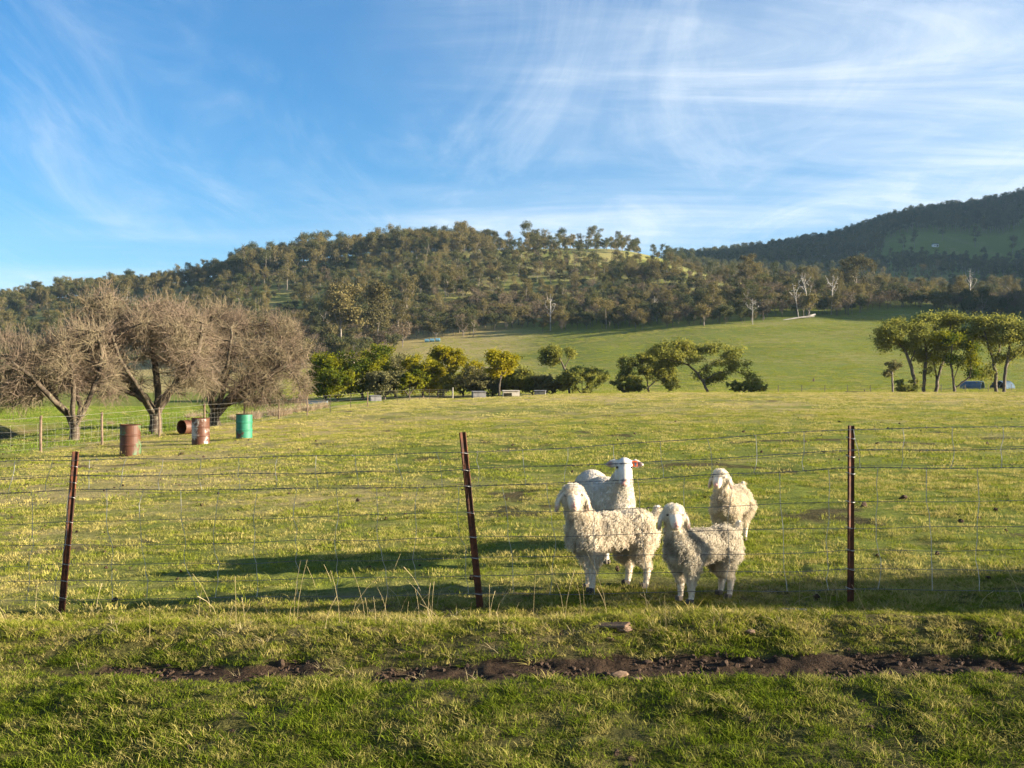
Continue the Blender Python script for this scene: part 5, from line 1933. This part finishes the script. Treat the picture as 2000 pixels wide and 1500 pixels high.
# ------------------------------------------------------------------ grass
def grass_mat(name, g1, g2, d1, d2, wscale=0.9, thr=(0.45, 0.75), bias_far=0.0):
    m, t = new_mat(name)
    k = NT(t)
    geo = k.n('ShaderNodeNewGeometry')
    pos = geo.outputs['Position']
    isl = geo.outputs['Random Per Island']
    oi = k.n('ShaderNodeObjectInfo').outputs['Random']
    g = k.mix(isl, g1, g2)
    d = k.mix(isl, d1, d2)
    n = k.noise(pos, wscale, 5, 0.65)
    f = k.math('ADD', n, k.math('MULTIPLY_ADD', oi, 0.5, -0.25))
    c = k.mix(k.rng(f, thr[0], thr[1]), g, d)
    df = k.n('ShaderNodeBsdfDiffuse', {'Color': c})
    tr = k.n('ShaderNodeBsdfTranslucent', {'Color': c})
    mx = k.n('ShaderNodeMixShader', {0: 0.35, 1: df.outputs[0], 2: tr.outputs[0]})
    k.out(mx.outputs[0])
    return m


GRASS_NEAR = grass_mat('grass_verge', (0.045, 0.082, 0.006), (0.195, 0.235, 0.022), (0.27, 0.24, 0.070), (0.40, 0.34, 0.13), 1.4, (0.48, 0.80))
GRASS_FIELD = grass_mat('grass_paddock', (0.110, 0.145, 0.014), (0.225, 0.250, 0.032), (0.30, 0.26, 0.075), (0.46, 0.39, 0.145), 0.5, (0.34, 0.70))
GRASS_FLAT = grass_mat('grass_flat', (0.085, 0.145, 0.015), (0.17, 0.235, 0.030), (0.24, 0.23, 0.07), (0.34, 0.30, 0.12), 0.3, (0.50, 0.80))
GRASS_DRYF = grass_mat('grass_upper_paddock', (0.140, 0.165, 0.022), (0.250, 0.250, 0.045), (0.33, 0.29, 0.095), (0.50, 0.43, 0.175), 0.22, (0.30, 0.64))
GRASS_FAR = grass_mat('grass_far_field', (0.150, 0.185, 0.020), (0.250, 0.275, 0.040), (0.26, 0.24, 0.075), (0.34, 0.30, 0.11), 0.03, (0.45, 0.75))
GRASS_BANK_LIT = grass_mat('grass_bank_lit', (0.105, 0.140, 0.012), (0.235, 0.255, 0.030), (0.32, 0.27, 0.085), (0.46, 0.38, 0.15), 1.4, (0.36, 0.68))  # bank's sunlit look put into brighter, yellower blade colours
STRAW = grass_mat('straw', (0.34, 0.28, 0.15), (0.56, 0.47, 0.27), (0.40, 0.33, 0.18), (0.60, 0.51, 0.31), 1.0)
TUSSOCK = grass_mat('tussock_straw', (0.26, 0.20, 0.12), (0.46, 0.36, 0.24), (0.30, 0.22, 0.15), (0.50, 0.40, 0.28), 0.8)


def blades_mesh(name, seed, n, radius, h, width, lean, mat, segs=2):
    rng = np.random.default_rng(seed)
    a = rng.uniform(0, 6.283, n); q = np.sqrt(rng.uniform(0, 1, n)) * radius
    bx, by = np.cos(a) * q, np.sin(a) * q
    hh = h * rng.uniform(0.5, 1.25, n)
    th = rng.uniform(0, 6.283, n)
    ln = rng.normal(0, lean, (n, 2)) + np.stack([bx, by], -1) / max(radius, 1e-6) * lean * 0.7
    w = width * rng.uniform(0.7, 1.3, n)
    V = []; F4 = []; F3 = []
    V = np.zeros((n, 2 * segs + 1, 3))
    for s in range(segs + 1):
        t = s / segs
        cx = bx + ln[:, 0] * hh * t ** 1.7
        cy = by + ln[:, 1] * hh * t ** 1.7
        cz = hh * t * (1 - 0.22 * t * np.minimum(np.hypot(ln[:, 0], ln[:, 1]), 1.5))
        if s < segs:
            ww = w * (1 - 0.5 * t) * 0.5
            V[:, 2 * s] = np.stack([cx - np.cos(th) * ww, cy - np.sin(th) * ww, cz], -1)
            V[:, 2 * s + 1] = np.stack([cx + np.cos(th) * ww, cy + np.sin(th) * ww, cz], -1)
        else:
            V[:, 2 * s] = np.stack([cx, cy, cz], -1)
    base = np.arange(n) * (2 * segs + 1)
    for s in range(segs - 1):
        F4.append(np.stack([base + 2 * s, base + 2 * s + 1, base + 2 * s + 3, base + 2 * s + 2], -1))
    F3 = np.stack([base + 2 * segs - 2, base + 2 * segs - 1, base + 2 * segs], -1)
    V = V.reshape(-1, 3); V[:, 2] -= 0.006
    return np_mesh(name, V, np.concatenate(F4) if F4 else None, F3, mats=[mat])


def field_points(y0, y1, dens, seed, slack=0.62):
    rng = np.random.default_rng(seed)
    side = 3.0 if y1 < 60 else 6.0
    n = int((slack * (y1 + y0) + 2 * side) * (y1 - y0) * dens)
    w1 = slack * y1 + side
    Y = rng.uniform(y0, y1, n)
    X = rng.uniform(-1, 1, n) * w1
    k = np.abs(X) < slack * Y + side
    Y, X = Y[k], X[k]
    return X, Y, rng


def grass_layer(name, y0, y1, dens, seed, protos, s_lo, s_hi, label, keepfn=None, zfn=None):
    X, Y, rng = field_points(y0, y1, dens, seed)
    k = np.ones(len(X), bool)
    if keepfn is not None:
        k = rng.uniform(0, 1, len(X)) < keepfn(X, Y)
    X, Y = X[k], Y[k]
    n = len(X)
    Z = H(X, Y)
    if y0 < 11:
        R = np.hypot(X, Y)
        Z = Z + (fbm(X / 0.16, Y / 0.16, 12, 3) - 0.5) * 0.05 * np.clip((11 - R) / 3, 0, 1)
    hs = rng.uniform(s_lo, s_hi, n)
    if zfn is not None: hs = hs * zfn(X, Y)
    rot = np.stack([rng.normal(0, 0.12, n), rng.normal(0, 0.12, n), rng.uniform(0, 6.283, n)], -1)
    scl = np.stack([hs, hs, hs * rng.uniform(0.75, 1.25, n)], -1)
    return scatter(name, np.stack([X, Y, Z], -1), rot, scl, rng.integers(0, len(protos), n), protos, label, 'grass')


near_protos = [blades_mesh('tuft', 600 + i, 32, 0.05, 0.031, 0.0034, 0.8, GRASS_NEAR, 3) for i in range(5)]
mid_protos = [blades_mesh('patch', 620 + i, 70, 0.14, 0.034, 0.0055, 0.7, GRASS_FIELD, 2) for i in range(4)]
far_protos = [blades_mesh('sward', 640 + i, 80, 0.42, 0.062, 0.015, 0.7, GRASS_FIELD, 2) for i in range(4)]
dry_protos = [blades_mesh('drysward', 650 + i, 80, 0.42, 0.066, 0.015, 0.7, GRASS_DRYF, 2) for i in range(4)]
flat_protos = [blades_mesh('meadow', 660 + i, 70, 0.42, 0.08, 0.016, 0.6, GRASS_FLAT, 2) for i in range(4)]


def no_dirt(X, Y):
    return np.clip(1 - 1.15 * dirt_mask(X, Y), 0, 1)


def clump(X, Y):
    return 0.55 + 0.95 * fbm(X / 0.5, Y / 0.5, 301, 3)


bank_protos = [blades_mesh('banktuft', 610 + i, 32, 0.05, 0.031, 0.0034, 0.8, GRASS_BANK_LIT, 3) for i in range(5)]
grass_layer('grass', 5.2, 7.5, 820, 708, bank_protos, 0.7, 1.25, 'grass coloured paler to look sunlit on the low bank between the rut and the fence',
            lambda X, Y: no_dirt(X, Y) * sstep(5.85, 6.15, Y + 0.16 * X + 0.3 * (fbm(X / 0.4, Y / 0.4, 311, 2) - 0.5)) * (0.55 + 0.45 * sstep(0.34, 0.5, fbm(X / 0.3, Y / 0.3, 303, 3))), clump)
grass_layer('grass', 3.4, 7.4, 820, 701, near_protos, 0.7, 1.25, 'short green verge grass in front of the bare rut',
            lambda X, Y: no_dirt(X, Y) * sstep(6.15, 5.85, Y + 0.16 * X + 0.3 * (fbm(X / 0.4, Y / 0.4, 311, 2) - 0.5)) * (0.55 + 0.45 * sstep(0.34, 0.5, fbm(X / 0.3, Y / 0.3, 303, 3))), clump)
grass_layer('grass', 7.4, 16, 70, 702, mid_protos, 0.65, 1.2, 'grazed paddock grass around the goats',
            lambda X, Y: no_dirt(X, Y) * (0.3 + 0.7 * sstep(0.36, 0.52, fbm(X / 0.6, Y / 0.8, 304, 3))), clump)
grass_layer('grass', 16, 45, 14, 703, far_protos, 0.45, 0.85, 'grazed paddock grass between the fence and the drums',
            lambda X, Y: no_dirt(X, Y) * sstep(-15.5, -14.5, X) * (0.3 + 0.7 * sstep(0.38, 0.52, fbm(X / 1.2, Y / 2.0, 305, 3))))
grass_layer('grass', 45, 122, 3.2, 704, dry_protos, 0.7, 1.3, 'drier pale grass on the upper paddock up to the crest',
            lambda X, Y: sstep(-15, -14, X + 0.0 * Y) * (0.35 + 0.65 * sstep(0.38, 0.52, fbm(X / 2.5, Y / 5.0, 306, 3))))
grass_layer('grass', 28, 125, 5.0, 705, flat_protos, 0.6, 1.2, 'bright green grass on the flat beyond the inner fence',
            lambda X, Y: (X < -15.5) * (1 - dirt_mask(X, Y)))

past_protos = [blades_mesh('pasture', 690 + i, 110, 1.3, 0.15, 0.045, 0.6, GRASS_FAR, 2) for i in range(3)]


def far_keep(X, Y):
    px = 1000 + 2000 * X / Y
    edge = np.interp(px, EDGE_PX, EDGE_Y)
    return sstep(8, -8, Y - edge) * (px > 560) * (0.4 + 0.6 * sstep(0.35, 0.55, fbm(X / 9, Y / 9, 309, 3)))


grass_layer('grass', 150, 400, 0.55, 707, past_protos, 0.7, 1.3, 'smooth lit grass on the far sloping field below the wood', far_keep)
# dry seed stalks along the fence line
rng = np.random.default_rng(81)
m = MB()
for i in range(200):
    t = rng.uniform(-2.5, 9.0)
    p = FA + FD * t + np.array([0, rng.normal(-0.35, 0.28)])
    z = hz(*p)
    dens_t = vnoise(np.array([t * 1.3]), np.array([0.5]), 401)[0]
    if dens_t < 0.35: continue
    h = rng.uniform(0.10, 0.34) * (0.6 + 0.8 * dens_t)
    ln = rng.normal(0, 0.45, 2)
    P = [(p[0] + ln[0] * h * q ** 1.8, p[1] + ln[1] * h * q ** 1.8, z + h * q * (1 - 0.15 * abs(ln[0]) * q)) for q in (0, 0.35, 0.7, 1.0)]
    m.tube(P, [0.0015, 0.0014, 0.0012, 0.0024 if rng.uniform() < 0.4 else 0.0010], 3, False)
o = m.build('dry_grass', STRAW)
tag(o, 'tall bleached seed stalks standing along the foot of the near fence', 'dry grass', kind='stuff')
# short dead straw mixed through the sward
straw_protos = [blades_mesh('straw', 680 + i, 9, 0.05, 0.085, 0.0032, 1.0, STRAW, 3) for i in range(4)]


def dry_keep(X, Y):
    return sstep(0.35, 0.75, dry_mask(X, Y) + 0.45 * np.exp(-((Y - 6.6) / 0.6) ** 2)) * 0.9  # extra straw on the bank stands in for its sunlit yellow strip


grass_layer('dry_grass', 5.2, 15, 42, 706, straw_protos, 0.3, 0.8, 'short bleached straw mixed through the grass near the fence', dry_keep)

# ------------------------------------------------------------------ soil clods, pebbles, droppings
SOIL = simple_mat('soil_clod', (0.024, 0.014, 0.009), (0.060, 0.037, 0.023), 30, 0.95)


def clod_mesh(name, seed, mat):
    rng = np.random.default_rng(seed)
    bm = bmesh.new()
    bmesh.ops.create_icosphere(bm, subdivisions=2, radius=1.0)
    for v in bm.verts:
        v.co *= 1 + rng.normal(0, 0.16)
        v.co.z *= 0.7
    me = bpy.data.meshes.new(name)
    bm.to_mesh(me); bm.free()
    me.materials.append(mat)
    return me


clods = [clod_mesh('clod', 900 + i, SOIL) for i in range(4)]
X, Y, rng = field_points(4.2, 7.2, 1700, 710)
k = rng.uniform(0, 1, len(X)) < dirt_mask(X, Y) * 0.85
X, Y = X[k], Y[k]
n = len(X)
Zc = H(X, Y) - 0.012
s = rng.gamma(1.5, 0.0040, n) + 0.003
scatter('soil', np.stack([X, Y, Zc], -1), rng.uniform(0, 6.28, (n, 3)), np.repeat(s[:, None], 3, 1), rng.integers(0, 4, n), clods, 'crumbled dark soil clods in the bare rut', 'soil')
X, Y, rng = field_points(6.3, 40, 1.1, 711)
n = len(X)
s = rng.gamma(2.0, 0.006, n) + 0.006
scatter('soil', np.stack([X, Y, H(X, Y) + 0.01], -1), rng.uniform(0, 6.28, (n, 3)), np.repeat(s[:, None], 3, 1), rng.integers(0, 4, n), clods, 'scattered dark droppings and clods over the paddock', 'soil')

# stones, planks by the fence
STONE = simple_mat('brown_stone', (0.10, 0.06, 0.038), (0.22, 0.15, 0.10), 9, 0.9, bump=0.004)
PLANK = simple_mat('weathered_plank', (0.06, 0.035, 0.022), (0.14, 0.09, 0.06), 7, 0.9, bump=0.003)


def lay(px, py_, dz=0.0):
    """point on the ground seen at a picture position"""
    u = px2u(px); e = (py_ - 755) / 2000.0
    Y = 6.5
    for _ in range(40):
        Y = 0.5 * Y + 0.5 * (CAMZ - hz(u * Y, Y)) / e
    return u * Y, Y, hz(u * Y, Y) + dz


for px, py_, L, w, h, rz, mat, nm, lab, cat in (
        (1195, 1228, 0.21, 0.085, 0.018, -0.5, PLANK, 'timber_offcut', 'half-buried reddish timber offcut on the bank below the goats', 'timber'),
        (1548, 1196, 0.19, 0.040, 0.012, -0.75, BOARD, 'timber_offcut', 'thin grey timber offcut lying in the shade left of the right picket', 'timber')):
    x, y, z = lay(px, py_, 0.012)
    o = MB().box((0, 0, h / 2), (L, w, h), Euler((0.1, -0.12, 0)).to_matrix(), bevel=0.006).build(nm, mat)
    o.location = (x, y, z); o.rotation_euler = (0, 0, rz)
    tag(o, lab, cat)
for i, (px, py_, r, lab) in enumerate(((1220, 1233, 0.036, 'reddish brown stone touching the timber offcut on the bank'), (1271, 1233, 0.016, 'pebble-sized brown stone right of the offcut'),
                                       (1465, 1236, 0.022, 'small brown stone alone in the lit grass below the smaller goat'), (1192, 1249, 0.015, 'flat little stone just below the timber offcut'),
                                       (1210, 1322, 0.034, 'largest brown stone, lying in the bare rut'), (1245, 1328, 0.020, 'brown stone beside the largest one in the rut'))):
    x, y, z = lay(px, py_, 0.0)
    o = link('stone', clod_mesh('stone', 950 + i, STONE), None, (x, y, z + r * 0.35))
    o.scale = (r * 1.35, r, r * 0.8)
    tag(o, lab, 'stone', 'stones on the roadside bank')

# ------------------------------------------------------------------ rush tussocks beyond the inner fence
tus = [blades_mesh('tussock', 970 + i, 260, 0.28, 0.72, 0.014, 0.38, TUSSOCK, 3) for i in range(3)]
TL = [(468, 60, 1.0), (482, 63, 0.9), (497, 61, 1.05), (505, 66, 0.8), (532, 66, 1.1), (546, 64, 1.25), (560, 67, 0.9), (578, 74, 1.0), (592, 76, 1.2), (606, 75, 1.0), (620, 82, 1.0), (632, 84, 1.15), (372, 68, 0.8), (386, 70, 0.9), (216, 58, 0.5), (458, 62, 0.7)]
TLAB = ['tan rush tussock, left end of the clump behind the green drum', 'tan tussock second from the left in the clump behind the green drum', 'broad tan tussock in the clump behind the green drum',
        'small tan tussock at the right end of the clump behind the green drum', 'tan tussock just left of the nearest post right of the green drum', 'tallest tan tussock, at the post right of the green drum',
        'tan tussock just right of the post right of the green drum', 'tan tussock between the two posts beyond the green drum, left one', 'large pinkish tussock between the two posts beyond the green drum',
        'tan tussock at the second post right of the green drum', 'tussock right of the second post beyond the green drum', 'rightmost pinkish tussock against the fence slope',
        'pale tussock seen between the middle and right leafless trees', 'second pale tussock between the middle and right leafless trees', 'tiny orange-brown tuft alone on the green flat',
        'low tussock hidden partly by the green drum']
for i, ((px, Y, s), lab) in enumerate(zip(TL, TLAB)):
    x, y, z = at(px, Y)
    o = link('tussock', tus[i % 3], None, (x, y, z - 0.02), i * 1.1)
    o.scale = (s * 1.3, s * 1.3, s * 0.75)
    tag(o, lab, 'tussock', 'rush tussocks beyond the inner fence')
